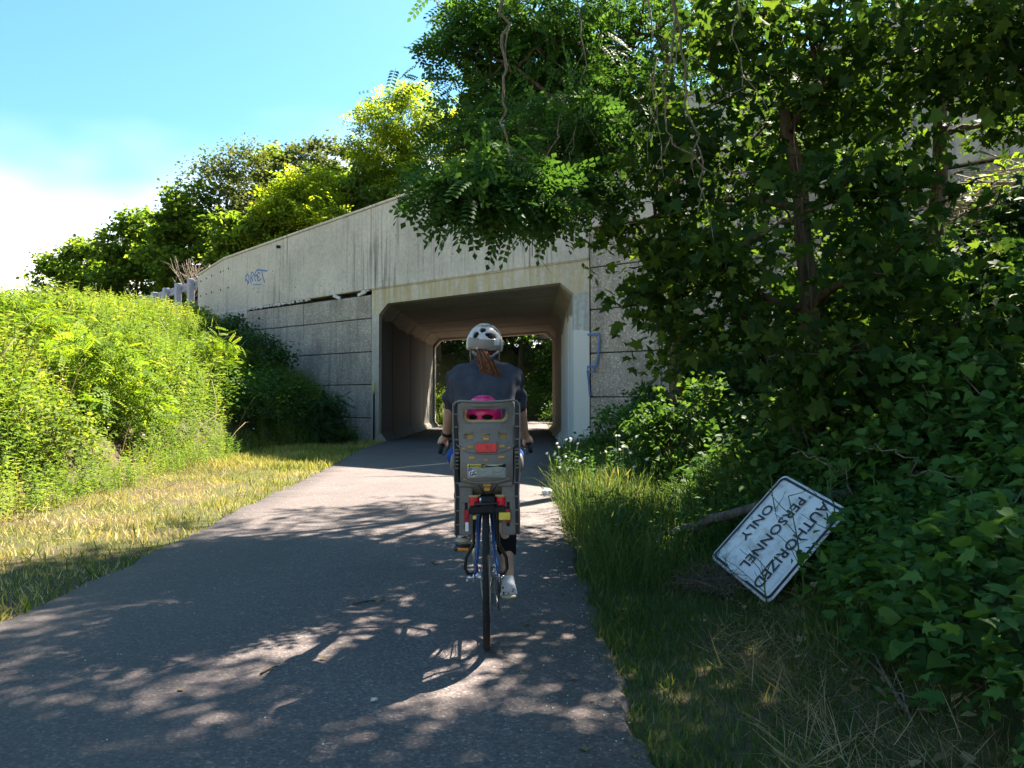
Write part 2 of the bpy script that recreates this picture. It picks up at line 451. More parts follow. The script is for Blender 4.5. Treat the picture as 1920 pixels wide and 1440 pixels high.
# ================================================================== the setting
O2 = np.array([-4.5, 24.0]); D2 = np.array([5.59, -4.6]); WL = np.linalg.norm(D2); D2 = D2 / WL     # along the headwall
N2 = np.array([-D2[1], D2[0]])                                                                     # away from the camera, into the bank
VFAR = 10.8
def wallv(x, y): return (x - O2[0]) * N2[0] + (y - O2[1]) * N2[1]
def wallu(x, y): return (x - O2[0]) * D2[0] + (y - O2[1]) * D2[1]
def W3(u, v, z): return (O2[0] + D2[0] * u + N2[0] * v, O2[1] + D2[1] * u + N2[1] * v, z)
def sstep(a, b, x):
    t = np.clip((x - a) / (b - a), 0, 1); return t * t * (3 - 2 * t)
def vnoise(x, y, s, seed=0):
    """cheap smooth value noise"""
    x = np.asarray(x) * s; y = np.asarray(y) * s
    xi = np.floor(x).astype(int); yi = np.floor(y).astype(int); fx = x - xi; fy = y - yi
    fx = fx * fx * (3 - 2 * fx); fy = fy * fy * (3 - 2 * fy)
    def h(a, b):
        n = (a * 374761393 + b * 668265263 + seed * 69069) & 0x7fffffff
        n = ((n ^ (n >> 13)) * 1274126177) & 0x7fffffff
        return ((n ^ (n >> 16)) & 0xffff) / 65535.0
    return (h(xi, yi) * (1 - fx) + h(xi + 1, yi) * fx) * (1 - fy) + (h(xi, yi + 1) * (1 - fx) + h(xi + 1, yi + 1) * fx) * fy
def toe_x(y): return np.interp(y, [-10, 5, 9, 14, 20, 24, 60], [-4.6, -5.2, -5.7, -6.4, -6.6, -5.5, -5.5])
def path_c(y): return np.where(y > 39, .035 * (np.maximum(y, 39) - 39) ** 2, 0.0)
def gz(x, y):
    x = np.asarray(x, float); y = np.asarray(y, float)
    d = toe_x(y) - x
    pl = np.interp(y, [-20, 0, 12, 15, 21, 29, 33], [1.6, 1.6, 2.2, 2.7, 3.6, 4.7, 5.0])
    h = .78 * np.maximum(d, 0)
    zl = pl * (1 - np.exp(-np.maximum(h, 0) / pl * 1.15)) * 1.0
    zl = np.where(h > 0, zl * sstep(0, .8, d) + .0, 0)
    zl = np.minimum(zl * 1.12, pl + .02 * np.maximum(d, 0))
    xr = x - np.interp(y, [0, 4, 5, 6, 9, 14, 19], [1.25, 1.3, 1.55, 1.5, 1.5, 1.9, 1.5])
    zr = np.interp(xr, [0, .8, 2, 3.8, 6.3, 9, 40], [0, .40, .78, 1.9, 3.6, 4.6, 5.5])
    front = zl + zr + .10 * (vnoise(x, y, .9, 3) - .5) * sstep(0, 1.5, np.maximum(d, xr)) + .03 * (vnoise(x, y, 2.3, 5) - .5)
    v = wallv(x, y); xc = x - path_c(y)
    u = wallu(x, y)
    corr = (xc > -5.3) & (xc < 1.9)
    back = np.where(corr, -.06, 5.0)
    side = np.maximum(-4.9 - xc, xc - 1.5)
    far = np.clip(.85 * np.maximum(side, 0), 0, 5.0) + sstep(52, 62, y) * 5.0 * (side < 5)
    far = np.minimum(far, 5.2)
    left_end = sstep(-14.5, -11.3, u)            # past the left end of the wall the bank just rolls over
    blend = sstep(.5, .9, v)
    backL = np.where(u < -11.2, front * (1 - sstep(-.5, 2.5, v)) + 5.0 * sstep(-.5, 2.5, v), back)
    z = np.where(u < -11.2, backL, front * (1 - blend) + back * blend)
    bf = sstep(VFAR - .3, VFAR + .2, v)
    z = z * (1 - bf) + np.where(u < -11.2, np.maximum(far, 0), far) * bf
    return z
def ground():
    xs = np.concatenate([[-700, -300, -120, -70, -45, -32], np.arange(-26, -8, .6), np.arange(-8, 9, .25), np.arange(9, 26, .8), [32, 45, 70, 120, 300, 700]])
    ys = np.concatenate([[-300, -80, -30, -14, -8], np.arange(-5, 2, .7), np.arange(2, 13, .25), np.arange(13, 40, .35), np.arange(40, 66, .9), [72, 85, 110, 160, 300, 700, 1500]])
    X, Y = np.meshgrid(xs, ys); Z = gz(X, Y) - .012
    nx, ny = len(xs), len(ys)
    v = np.stack([X, Y, Z], -1).reshape(-1, 3)
    i, j = np.meshgrid(np.arange(nx - 1), np.arange(ny - 1)); a = (j * nx + i).ravel()
    idx = np.stack([a, a + 1, a + 1 + nx, a + nx], -1).ravel()
    o = link('ground', np_mesh('ground', v, np.full(len(a), 4), idx, 'soil', smooth=True)); tag(o, kind='structure')
ground()

def path_edges(y):
    l = np.interp(y, [-12, 0, 4.4, 7.2, 8.9, 12, 15.6, 20, 23.5, 25, 39, 60], [-2.75, -2.8, -2.9, -3.08, -3.25, -3.45, -3.75, -4.2, -4.3, -4.25, -4.25, -4.3])
    r = np.interp(y, [-12, 0, 2.7, 5.7, 10, 14.4, 17, 19, 21, 39, 60], [.45, .42, .40, .37, .30, .40, .62, .80, .84, .84, .84])
    return l + path_c(y), r + path_c(y)
def path():
    ys = np.concatenate([np.arange(-12, 2, .5), np.arange(2, 16, .07), np.arange(16, 40, .3), np.arange(40, 58, .4)])
    l, r = path_edges(ys); rg = rgn(5)
    l = l + (vnoise(ys, ys * 0, 2.2, 7) - .5) * .10 + rg.normal(0, .012, len(ys)); r = r + (vnoise(ys, ys * 0, 2.6, 9) - .5) * .10 + rg.normal(0, .014, len(ys))
    k = 9; v = []; f = []
    for a, (y, x0, x1) in enumerate(zip(ys, l, r)):
        v.append((x0 - .03, y, -.05))
        for i in range(k):
            t = i / (k - 1); v.append((x0 + (x1 - x0) * t, y, .018 + .03 * math.sin(math.pi * t)))
        v.append((x1 + .03, y, -.05))
    n = k + 2
    for a in range(len(ys) - 1):
        for i in range(n - 1): f.append((a * n + i, a * n + i + 1, (a + 1) * n + i + 1, (a + 1) * n + i))
    tag(MB().add(v, f).build('path', 'asphalt'), kind='structure')
path()
def path_z(x, y):
    l, r = path_edges(np.asarray(y, float)); t = np.clip((x - l) / (r - l), 0, 1); return .018 + .03 * np.sin(np.pi * t)

# ------------------------------------------------------------------ concrete underpass
def top_z(u): return float(np.interp(u, [-10.8, -8.9, 0, 7.5, 18], [6.08, 6.50, 7.12, 7.66, 8.45]))
bridge = thing('concrete_underpass', 'grey concrete road underpass with stained parapet and square tunnel', 'bridge', (W3(3.6, 0, 0)))
def uvz_box(mb, u0, u1, v0, v1, z0, z1, mi=0, bev=.012, z0b=None, z1b=None):
    """box in wall coordinates; z at the right-hand end may differ"""
    tmp = MB(); tmp.box((0, 0, 0), (1, 1, 1))
    bm = bmesh.new(); bmesh.ops.create_cube(bm, size=1)
    z0b = z0 if z0b is None else z0b; z1b = z1 if z1b is None else z1b
    for q in bm.verts:
        tu = q.co.x + .5; tv = q.co.y + .5; tz = q.co.z + .5
        lo = z0 + (z0b - z0) * tu; hi = z1 + (z1b - z1) * tu
        q.co = Vector(W3(u0 + (u1 - u0) * tu, v0 + (v1 - v0) * tv, lo + (hi - lo) * tz))
    if bev: bmesh.ops.bevel(bm, geom=bm.edges[:], offset=bev, segments=1, affect='EDGES')
    bmesh.ops.recalc_face_normals(bm, faces=bm.faces[:])
    bm.verts.index_update()
    mb.add([q.co.copy() for q in bm.verts], [tuple(q.index for q in p.verts) for p in bm.faces], mi); bm.free()
    return mb
# parapet panels, one casting each, with open joints
PJ = [(-10.8, -8.9, 4.50), (-8.9, -7.28, 4.50), (-7.26, -.34, 4.55), (-.32, 7.72, 4.62), (7.74, 15.0, 5.36), (15.02, 20.0, 5.36)]
for k, (u0, u1, zb) in enumerate(PJ):
    mb = MB(); z0b = zb + (.07 if k == 2 else 0)
    if k == 0: uvz_box(mb, u0, u1, -.06, .30, 4.2, top_z(u0), 0, .02, 4.2, top_z(u1))
    else: uvz_box(mb, u0, u1, -.06, .30, zb if k > 1 else 4.2, top_z(u0), 0, .02, z0b if k > 1 else 4.2, top_z(u1))
    mb.build('parapet_panel', 'concrete', bridge, False)
    cb = MB(); uvz_box(cb, u0 + .003, u1 - .003, -.09, .33, top_z(u0) + .002, top_z(u0) + .075, 0, .012, top_z(u1) + .002, top_z(u1) + .075)
    cb.build('coping', 'concrete', bridge, False)
# bolt holes left by the guardrail
bm_ = MB()
for i, u in enumerate((-10.55, -10.15, -9.75, -9.1, -8.55)):
    for z in (5.85 + .07 * i, 5.28 + .035 * i):
        h = MB(); h.tube([W3(u, -.05, z), W3(u, -.068, z)], .035, 8); h.build('bolt_hole', 'joint_dark', bridge)
sp = MB(); sp.tube([W3(-5.2, -.05, 6.52), W3(-5.2, -.13, 6.52)], .05, 10); sp.ell(W3(-5.2, -.14, 6.51), (.06, .06, .06), 10, 6); sp.build('drain_spout', 'joint_dark', bridge)
# backing wall behind the facing panels
bk = MB(); uvz_box(bk, -11, -.34, .06, .42, -.4, 4.5, 0, 0); bk.build('backing_wall', 'joint_dark', bridge, False)
bk = MB(); uvz_box(bk, 7.73, 20, .06, .42, -.4, 5.36, 0, 0)
bk.build('backing_wall', 'joint_dark', bridge, False)
# exposed-aggregate facing panels, each its own piece
rg = random.Random(4)
def panels(us, zs, top=None):
    for a in range(len(us) - 1):
        for b in range(len(zs) - 1):
            j = rg.uniform(-.006, .012); mb = MB()
            z1 = zs[b + 1]
            uvz_box(mb, us[a] + .012, us[a + 1] - .012, -.02 + j, .07, zs[b] + .012, z1 - (.012 if b < len(zs) - 2 else .03), 0, .014)
            mb.build('wall_panel', 'aggregate', bridge, False)
panels([-.34 - 1.76 * k for k in range(7)][::-1], [-.3, .70, 1.72, 2.72, 3.74, 4.48])
panels([7.73, 9.66, 11.6, 13.5, 15.4, 17.3, 19.2], [-.3, .30, 1.32, 2.36, 3.40, 4.40, 5.34])
# ragged mortar along the seam under the left parapet
rg2 = random.Random(8); mo = MB()
for k in range(70):
    u = -9.3 + 8.8 * (k + rg2.random()) / 70
    gap = math.exp(-((u + 2.9) / 1.0) ** 2) + math.exp(-((u + 1.0) / .7) ** 2) * .9
    if rg2.random() < gap * 1.1: continue
    w = rg2.uniform(.08, .2); h = rg2.uniform(.03, .09); z = 4.52 + .01 * (u + 7)
    M4 = Matrix.Translation(W3(u, -.045, z)) @ Matrix.Rotation(math.atan2(D2[1], D2[0]), 4, 'Z') @ Matrix.Rotation(rg2.uniform(-.25, .25), 4, 'Y')
    mo.box((-w / 2, -.022, -h / 2), (w / 2, .03, h / 2), 0, M4, .008)
mo.build('mortar_seam', 'mortar', bridge, False)['kind'] = 'stuff'
for (u, a) in ((-2.0, .35), (-.75, -.2)):
    M4 = Matrix.Translation(W3(u, -.06, 4.52)) @ Matrix.Rotation(math.atan2(D2[1], D2[0]), 4, 'Z') @ Matrix.Rotation(a, 4, 'Y')
    MB().box((-.2, -.03, -.05), (.2, .03, .05), 0, M4, .02).build('broken_mortar', 'mortar', bridge, False)

# box tunnel, cast in segments
XL, XR, ZT, CH, CB = -4.5, 1.09, 4.13, .31, .25
def y_front(x): return O2[1] + (x - O2[0]) * D2[1] / D2[0]
def profile(g=0.0):
    xl, xr, zt = XL + g, XR - g, ZT - g
    return [(xl + CB, -.06), (xl, CB - .02), (xl, zt - CH), (xl + CH, zt), (xr - CH, zt), (xr, zt - CH), (xr, CB - .02), (xr - CB, -.06)]
OUT = [(XL - .33, -.4), (XL - .33, .3), (XL - .33, ZT), (XL - .33, ZT + .45), (XR + .36, ZT + .45), (XR + .36, ZT), (XR + .36, .3), (XR + .36, -.4)]
def ring(mb, y0, y1, g=0.0, out=OUT, mi=0):
    pr = profile(g); n = len(pr); v = []
    for yy in (y0, y1):
        for (x, z) in pr: v.append((x, y_front(x) + yy, z))
        for (x, z) in out: v.append((x, y_front(x) + yy, z))
    f = []
    for i in range(n - 1):
        f.append((i, i + 1, i + 1 + 2 * n, i + 2 * n))                       # inside
        f.append((n + i + 1, n + i, n + i + 2 * n, n + i + 1 + 2 * n))       # outside
        f.append((i + 1, i, n + i, n + i + 1)); f.append((i + 2 * n, i + 1 + 2 * n, n + i + 1 + 2 * n, n + i + 2 * n))
    mb.add(v, f, mi); return mb
SEG = [(.40, 2.3), (2.315, 4.3), (4.315, 6.3), (6.315, 8.3), (8.315, 10.3), (10.315, 12.3), (12.315, 13.6)]
for k, (a, b) in enumerate(SEG):
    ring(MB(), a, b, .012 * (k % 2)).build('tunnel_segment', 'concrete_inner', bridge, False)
ring(MB(), 13.62, 14.1, .09).build('far_portal', 'concrete_pillar', bridge, False)
ring(MB(), 14.12, 14.5, -.02).build('far_portal', 'concrete_pillar', bridge, False)
# front portal: two pillars and the lintel
def portal(idx, name, mat):
    pr = profile(); out = [(XL - .255, -.4), (XL - .255, .3), (XL - .255, ZT - CH), (XL - .255, ZT + .46), (XR + .36, ZT + .46), (XR + .36, ZT - CH), (XR + .36, .3), (XR + .36, -.4)]
    mb = MB()
    for i in idx:
        a, b = pr[i], pr[i + 1]; c, d = out[i + 1], out[i]; v = []
        for yy in (-.06, .39):
            for (x, z) in (a, b, c, d): v.append((x, y_front(x) + yy, z))
        mb.add(v, [(0, 1, 2, 3), (7, 6, 5, 4), (1, 0, 4, 5), (2, 1, 5, 6), (3, 2, 6, 7), (0, 3, 7, 4)])
    mb.build(name, mat, bridge, False)
portal([0, 1], 'portal_pillar', 'concrete_pillar')
portal([2, 3, 4], 'portal_lintel', 'concrete_lintel')
portal([5, 6], 'portal_pillar', 'concrete_whitewash')
lip = MB(); uvz_box(lip, -.3, 7.7, -.075, .1, 4.590, 4.612, 0, .004); lip.build('drip_edge', 'concrete_lintel', bridge, False)
# far wing walls and far parapet
fw_ = MB(); uvz_box(fw_, -9.3, -1.2, VFAR - .35, VFAR, 4.62, 6.6, 0, .01); fw_.build('far_wall', 'concrete', bridge, False)
fw_ = MB(); uvz_box(fw_, -20, -9.32, VFAR - .35, VFAR, -.3, 6.2, 0, .01); fw_.build('far_wall', 'concrete', bridge, False)
fw_ = MB(); uvz_box(fw_, -1.18, 10, VFAR - .35, VFAR, -.3, 6.8, 0, .01); fw_.build('far_wall', 'concrete', bridge, False)
# spray-paint line on the facing panels and pillar, and the tag on the parapet
plain('spray_blue', (.10, .17, .36), .6, .3); plain('spray_faint', (.20, .26, .36), .7, .2)
def stroke(mb, pts, w, v=-.064, mi=0):
    P = [Vector((a, b)) for a, b in pts]; L = []; Rr = []
    for i, p in enumerate(P):
        t = (P[min(i + 1, len(P) - 1)] - P[max(0, i - 1)]).normalized(); n = Vector((-t.y, t.x)) * w / 2
        L.append(p + n); Rr.append(p - n)
    vv = [W3(p.x, v, p.y) for p in L] + [W3(p.x, v, p.y) for p in Rr]; n = len(P)
    vv2 = [W3(p.x, v + .005, p.y) for p in L] + [W3(p.x, v + .005, p.y) for p in Rr]
    mb.add(vv + vv2, [(i, i + n, i + 1 + n, i + 1) for i in range(n - 1)] + [(2 * n + i, 2 * n + i + 1, 3 * n + i + 1, 3 * n + i) for i in range(n - 1)], mi)
def px_to_wall(px, py):
    d = Vector((math.tan(math.atan((px - 960) / 1500) - YAW), 1, (720 - py) / 1500 + .02)); 
    t = (O2 @ N2) / (d.x * N2[0] + d.y * N2[1]); return float(wallu(d.x * t, d.y * t)), 1.25 + d.z * t
def zoom_pts(pts, x0, y0, k): return [px_to_wall(x0 + a / k, y0 + b / k) for a, b in pts]
g = MB()
T1 = [[(530, 880), (520, 640), (610, 520), (680, 620), (680, 880), (610, 1010)], [(560, 760), (660, 930)],
      [(780, 960), (760, 700), (790, 470), (850, 450), (900, 540), (800, 700), (870, 880)],
      [(1050, 330), (960, 480), (930, 640), (960, 830), (1000, 820)], [(930, 620), (1060, 560)],
      [(1180, 520), (1120, 420), (1050, 600), (1060, 780), (1130, 840), (1230, 740)], [(1050, 640), (1140, 690)],
      [(1050, 330), (1280, 360), (1500, 385)], [(1270, 400), (1300, 640), (1400, 930)]]
for s in T1: stroke(g, zoom_pts(s, 440, 490, 24), .055)
for s in ([(860, 1250), (940, 1120)], [(1110, 1220), (1160, 1130)], [(860, 1010), (1250, 1000)], [(1060, 1340), (1150, 1330)]): stroke(g, zoom_pts(s, 440, 490, 24), .05, -.064, 1)
g.build('graffiti_tag', ['spray_blue', 'spray_faint'], bridge, False)
g = MB()
for s in ([(290, 305), (385, 300), (392, 330), (380, 480), (362, 570), (290, 575), (292, 615), (345, 620), (345, 575)], [(290, 610), (300, 700), (310, 825)]):
    stroke(g, zoom_pts(s, 1040, 560, 4.5), .05, -.068)
g.build('graffiti_line', ['spray_blue'], bridge, False)
# road on top of the bank
rd = MB(); uvz_box(rd, -40, 30, .45, VFAR - .4, 5.02, 5.25, 0, 0); tag(rd.build('road', 'asphalt', None, False), kind='structure')

# guardrail running off the left end of the parapet
gr = thing('guardrail', 'weathered lilac-grey guardrail with blocky posts beyond the end of the parapet', 'guardrail', W3(-12, .1, 4.9))
for i in range(6):
    u = -11.35 - 1.15 * i; z1 = 6.02 - .07 * i; v = .05 + .06 * i
    p = MB(); uvz_box(p, u - .10, u + .10, v - .22, v, 4.2, z1, 0, .012); p.build('post', 'rail_wood', gr, False)
ra = MB()
prof = [(0, .16), (.05, .12), (.05, .06), (0, 0), (.05, -.06), (.05, -.12), (0, -.16)]
vv = []; ff = []
NS = 14
for k in range(NS):
    u = -10.75 - 7.2 * k / (NS - 1); zc = 5.83 - .06 * (k / (NS - 1)) * 6; v = .06 + .05 * 7 * k / NS
    for (dv, dz) in prof: vv.append(W3(u, v - dv, zc + dz))
    for (dv, dz) in prof: vv.append(W3(u, v - dv + .012, zc + dz))
n = len(prof)
for k in range(NS - 1):
    for i in range(n - 1):
        a = k * 2 * n + i; ff.append((a, a + 1, a + 1 + 2 * n, a + 2 * n)); b = a + n; ff.append((b + 1, b, b + 2 * n, b + 1 + 2 * n))
ra.add(vv, ff); ra.build('rail', 'rail_wood', gr)

# thin marker stake at the left of the portal
mk = thing('marker_post', 'thin black marker stake with yellow tip beside the left tunnel pillar', 'marker post', (-4.62, 23.82, 0))
plain('black_paint', (.02, .02, .02), .6); plain('yellow_paint', (.62, .46, .12), .6)
MB().tube([(-4.62, 23.82, -.05), (-4.62, 23.82, 1.45)], .03, 8).build('stake', 'black_paint', mk)
MB().tube([(-4.62, 23.82, 1.451), (-4.62, 23.82, 1.78)], .032, 8).build('reflective_tip', 'yellow_paint', mk)
# ================================================================== trees
def clump_leaves(sc, rng, centers, rc, n, tpl, size, flat=.6, up=.8, droop=.25, rr=(0., 1.), outward=None, mi=0):
    C = len(centers); N = C * n
    cc = np.repeat(centers, n, 0); rc_ = np.repeat(np.broadcast_to(rc, (C,)), n)
    off = rng.normal(size=(N, 3)) * .55
    off = off * np.minimum(1, 1.5 / np.maximum(np.linalg.norm(off, axis=1, keepdims=True), .1))
    off[:, 2] *= flat
    pos = cc + off * rc_[:, None]
    Rm = rand_frames(rng, N, up, droop)
    tone = np.repeat(rng.uniform(-.18, .18, C), n)
    rnd = np.clip(rng.uniform(rr[0], rr[1], N) + tone, 0, 1)
    sc.add(tpl, pos, Rm, size * rng.uniform(.65, 1.25, N), rnd, mi)
    return pos

def sample_blobs(rng, blobs, n, shell=.45):
    w = np.array([b[2] if len(b) > 2 else b[1][0] * b[1][1] * b[1][2] for b in blobs], float); w /= w.sum()
    k = rng.choice(len(blobs), n, p=w); out = np.empty((n, 3))
    d = unit(rng.normal(size=(n, 3))); r = shell + (1 - shell) * rng.uniform(0, 1, n) ** .6
    for i, b in enumerate(blobs):
        m = k == i; out[m] = np.array(b[0]) + d[m] * r[m, None] * np.array(b[1])
    return out, k

def branch(mb, rng, a, b, r0, r1, sag=.12, n=6, sides=6):
    a = np.array(a, float); b = np.array(b, float); L = np.linalg.norm(b - a)
    mid = (a + b) / 2 + rng.normal(size=3) * L * .10 + np.array([0, 0, sag * L])
    P = bez(a, mid, b, n); P = [p + (rng.normal(size=3) * L * .012 if 0 < i < n - 1 else 0) for i, p in enumerate(P)]
    mb.tube(P, list(np.linspace(r0, r1, n)), sides); return P

def tree(name, label, trunk, rad, blobs, clumps, per, tpl, size, mat, barkm='bark_brown', seed=0, rc=.6, group=None, cat='tree',
         flat=.6, up=.8, droop=.25, rcy=None, mix=None, avoid=None, limbs=True, twigs=True, rr=(0., 1.), shell=.45, forks=None):
    rng = rgn(seed); base = trunk[0]
    root = thing(name, label, cat, base, group)
    mb = MB(); P = [np.array(p, float) for p in trunk]
    pts = []; rads = []
    for i in range(len(P) - 1):
        for t in np.linspace(0, 1, 5)[:-1]:
            pts.append(P[i] * (1 - t) + P[i + 1] * t + rng.normal(size=3) * rad * .12 * (i + t > 0)); 
    pts.append(P[-1]); n = len(pts)
    rads = [rad * (1.35 if i == 0 else 1) * (1 - .75 * (i / (n - 1)) ** 1.1) for i in range(n)]
    mb.tube([pts[0] - np.array([0, 0, .25])] + pts, [rads[0] * 1.15] + rads, 12)
    nodes = [(p, r) for p, r in zip(pts[2:], rads[2:])]
    if forks:
        for f in forks:
            Q = [np.array(q, float) for q in f[0]]; m = len(Q)
            mb.tube(Q, list(np.linspace(f[1], f[1] * .3, m)), 8); nodes += [(q, f[1] * (1 - .7 * i / m)) for i, q in enumerate(Q)]
    cl, k = sample_blobs(rng, blobs, clumps, shell)
    if avoid is not None: cl = cl[~avoid(cl)]; clumps = len(cl)
    if limbs:
        for b in blobs:
            c = np.array(b[0], float); d = [np.linalg.norm(p - c) + max(0, p[2] - c[2]) * 1.5 for p, r in nodes]
            j = int(np.argmin(d)); p, r = nodes[j]
            Q = branch(mb, rng, p, c, max(r * .55, .018), .012, .08, 8)
            nodes += [(q, .02) for q in Q[3:]]
    if twigs:
        NP = np.array([p for p, r in nodes])
        for c in cl:
            j = int(np.argmin(np.linalg.norm(NP - c, axis=1)))
            branch(mb, rng, NP[j], c, .012 + rad * .03, .004, .04, 4, 4)
    mb.build('trunk', barkm, root)
    sc = Scat()
    if mix:
        for (tp2, sz2, n2) in mix: clump_leaves(sc, rng, cl, rc * 1.15 * rng.uniform(.7, 1.3, clumps), n2, tp2, sz2, flat, up * .7, droop, rr)
    clump_leaves(sc, rng, cl, rc * rng.uniform(.7, 1.3, clumps) * (1.0 if rcy is None else np.clip(cl[:, 1] / rcy, .45, 1.0)), per, tpl, size, flat, up, droop, rr)
    cr = sc.build('crown', mat, root); cr['kind'] = 'stuff'
    return root, cr, cl

def B(x, y, z, a, b=None, c=None, w=None):
    b = a if b is None else b; c = a * .8 if c is None else c
    return ((x, y, z), (a, b, c)) if w is None else ((x, y, z), (a, b, c), w)
def gp(x, y, dz=0.0): return (x, y, float(gz(x, y)) + dz)
def pix(px, py, Y):
    """a point Y metres ahead that stands where the photograph shows it"""
    return ((px - 991) / 1500 * Y, Y, 1.25 + (750 - py) / 1500 * Y)
# ---- wood behind the road: each tree in the skyline
BG = 'trees on the far side of the road'
def bgtree(name, label, px, Y, ytop, wpx, mat, seed, tops=None, clumps=110, per=100, size=.28, dens=1.0, low=5.0, **kw):
    s = Y / 1500; x = (px - 991) * s; zt = 1.25 + (750 - ytop) * s; w = wpx * s / 2; h = zt - low
    rng = rgn(seed + 50); bl = []
    for i in range(9):
        a = i * 2.399; t = (i + .5) / 9
        rr = w * (.62 * math.sin(math.pi * (.18 + .74 * t)))
        bl.append(B(x + math.cos(a) * rr, Y + math.sin(a) * rr * .8, low + h * (.16 + .70 * t), w * .56, w * .54, h * .19))
    bl.append(B(x, Y, zt - h * .12, w * .38, w * .38, h * .13))
    tree(name, label, [(x, Y, low), (x + rng.normal() * .3, Y, low + h * .35), (x + rng.normal() * .5, Y, low + h * .85)], max(.13, h * .016), bl, int(clumps * dens), per, kw.pop('tpl', LEAF2), size, mat, 'bark_grey', seed, rc=kw.pop('rc', max(.55, w * .20)), group=BG, **kw)
bgtree('broadleaf_tree', 'small dark tree at the low left end of the wooded skyline', 145, 46, 450, 170, 'leaf_bg', 1, clumps=110)
bgtree('broadleaf_tree', 'rounded mid-green tree standing just left of the bare twiggy tree', 255, 44, 392, 210, 'leaf_bg', 2, clumps=150)
bgtree('broadleaf_tree', 'dark bushy tree below the grey-green sparse tree, behind the guardrail', 335, 41, 340, 150, 'leaf_bg', 3, clumps=120)
bgtree('sparse_tree', 'sparse grey-green tree with bare twigs standing in the skyline', 425, 43, 262, 185, 'leaf_grey', 4, clumps=190, per=60, rc=.9, size=.2)
bgtree('broadleaf_tree', 'olive round-topped tree between the sparse tree and the tall locust', 575, 47, 256, 230, 'leaf_grey', 5, clumps=190)
bgtree('broadleaf_tree', 'olive-green tree filling the skyline right of the sparse tree', 490, 46, 275, 150, 'leaf_bright', 17, clumps=120)
bgtree('broadleaf_tree', 'mid-green tree filling the dip before the tall locust', 640, 46, 290, 130, 'leaf_bg', 18, clumps=110)
bgtree('locust_tree', 'low bright yellow-green tree right behind the parapet', 560, 38, 310, 190, 'leaf_bright', 6, clumps=130, tpl=PINN3, per=40, size=.6, low=5.0)
bgtree('locust_tree', 'tall bright yellow-green locust tree rising above the parapet', 748, 42, 155, 225, 'leaf_bright', 7, clumps=240, tpl=PINN3, per=42, size=.6)
bgtree('broadleaf_tree', 'dark green tree at the foot of the tall bright locust', 672, 40, 300, 130, 'leaf_bg', 8, clumps=90)
bgtree('locust_tree', 'second bright locust half hidden by the overhanging branches', 880, 44, 180, 180, 'leaf_bright', 9, clumps=130, tpl=PINN3, per=36, size=.6)
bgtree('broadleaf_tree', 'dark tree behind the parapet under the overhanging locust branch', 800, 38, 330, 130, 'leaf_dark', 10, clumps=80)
bgtree('broadleaf_tree', 'dark low tree behind the graffiti panel of the parapet', 465, 38, 375, 150, 'leaf_bg', 12, clumps=100)
bgtree('broadleaf_tree', 'broad dark tree behind the parapet over the tunnel mouth', 1020, 46, 170, 230, 'leaf_bg', 13, clumps=70)
bgtree('broadleaf_tree', 'broad dark tree behind the right end of the parapet', 1300, 40, 60, 330, 'leaf_dark', 14, clumps=80, per=80, size=.3)
bgtree('broadleaf_tree', 'tall shady tree behind the far right of the parapet', 1720, 34, -60, 460, 'leaf_bg', 15, clumps=80, per=80, size=.3)
# bare dead shrub by the rail
ds = thing('dead_shrub', 'bare tan dead shrub sticking up behind the guardrail', 'shrub', pix(352, 525, 33)); mb = MB(); rng = rgn(3)
b0 = np.array(pix(352, 560, 33))
for i in range(26):
    e = b0 + np.array([rng.normal() * .42, rng.normal() * .3, rng.uniform(.9, 1.75)]); Q = branch(mb, rng, b0 + rng.normal(size=3) * .04, e, .022, .006, .05, 5, 5)
    for j in range(2): branch(mb, rng, Q[2 + j], Q[2 + j] + np.array([rng.normal() * .25, rng.normal() * .2, rng.uniform(.2, .5)]), .01, .004, .02, 4, 4)
mb.build('twigs', 'bark_dead', ds)

# ---- trees beyond the far end of the tunnel
FT = 'trees closing the view beyond the tunnel'
def fartree(label, x, y, h, w, mat, seed, name='broadleaf_tree', size=.2, clumps=100, per=100):
    z = float(gz(x, y)); bl = [B(x + math.cos(i * 2.4) * w * .5, y + math.sin(i * 2.4) * w * .4, z + h * (.15 + .1 * i), w * .55, w * .5, h * .16) for i in range(8)]
    tree(name, label, [(x, y, z), (x + .2, y, z + h * .5), (x, y, z + h * .9)], .16, bl, clumps, per, LEAF2, size, mat, 'bark_grey', seed, rc=.8, group=FT)
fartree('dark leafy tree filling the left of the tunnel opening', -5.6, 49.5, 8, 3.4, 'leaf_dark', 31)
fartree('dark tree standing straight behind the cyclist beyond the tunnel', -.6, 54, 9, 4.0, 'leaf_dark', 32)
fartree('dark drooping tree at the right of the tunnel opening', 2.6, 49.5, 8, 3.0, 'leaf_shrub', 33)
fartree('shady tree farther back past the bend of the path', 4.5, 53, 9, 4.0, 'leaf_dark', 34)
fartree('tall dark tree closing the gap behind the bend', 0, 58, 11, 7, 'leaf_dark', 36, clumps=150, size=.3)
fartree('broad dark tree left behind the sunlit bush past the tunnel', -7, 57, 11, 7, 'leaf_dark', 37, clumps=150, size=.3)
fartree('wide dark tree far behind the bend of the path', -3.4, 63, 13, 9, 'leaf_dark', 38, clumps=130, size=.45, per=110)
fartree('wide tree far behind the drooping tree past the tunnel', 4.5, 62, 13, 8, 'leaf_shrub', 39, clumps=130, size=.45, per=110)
fartree('shady tree on the bank left of the far tunnel mouth', -8.5, 48, 7, 3.6, 'leaf_shrub', 35)
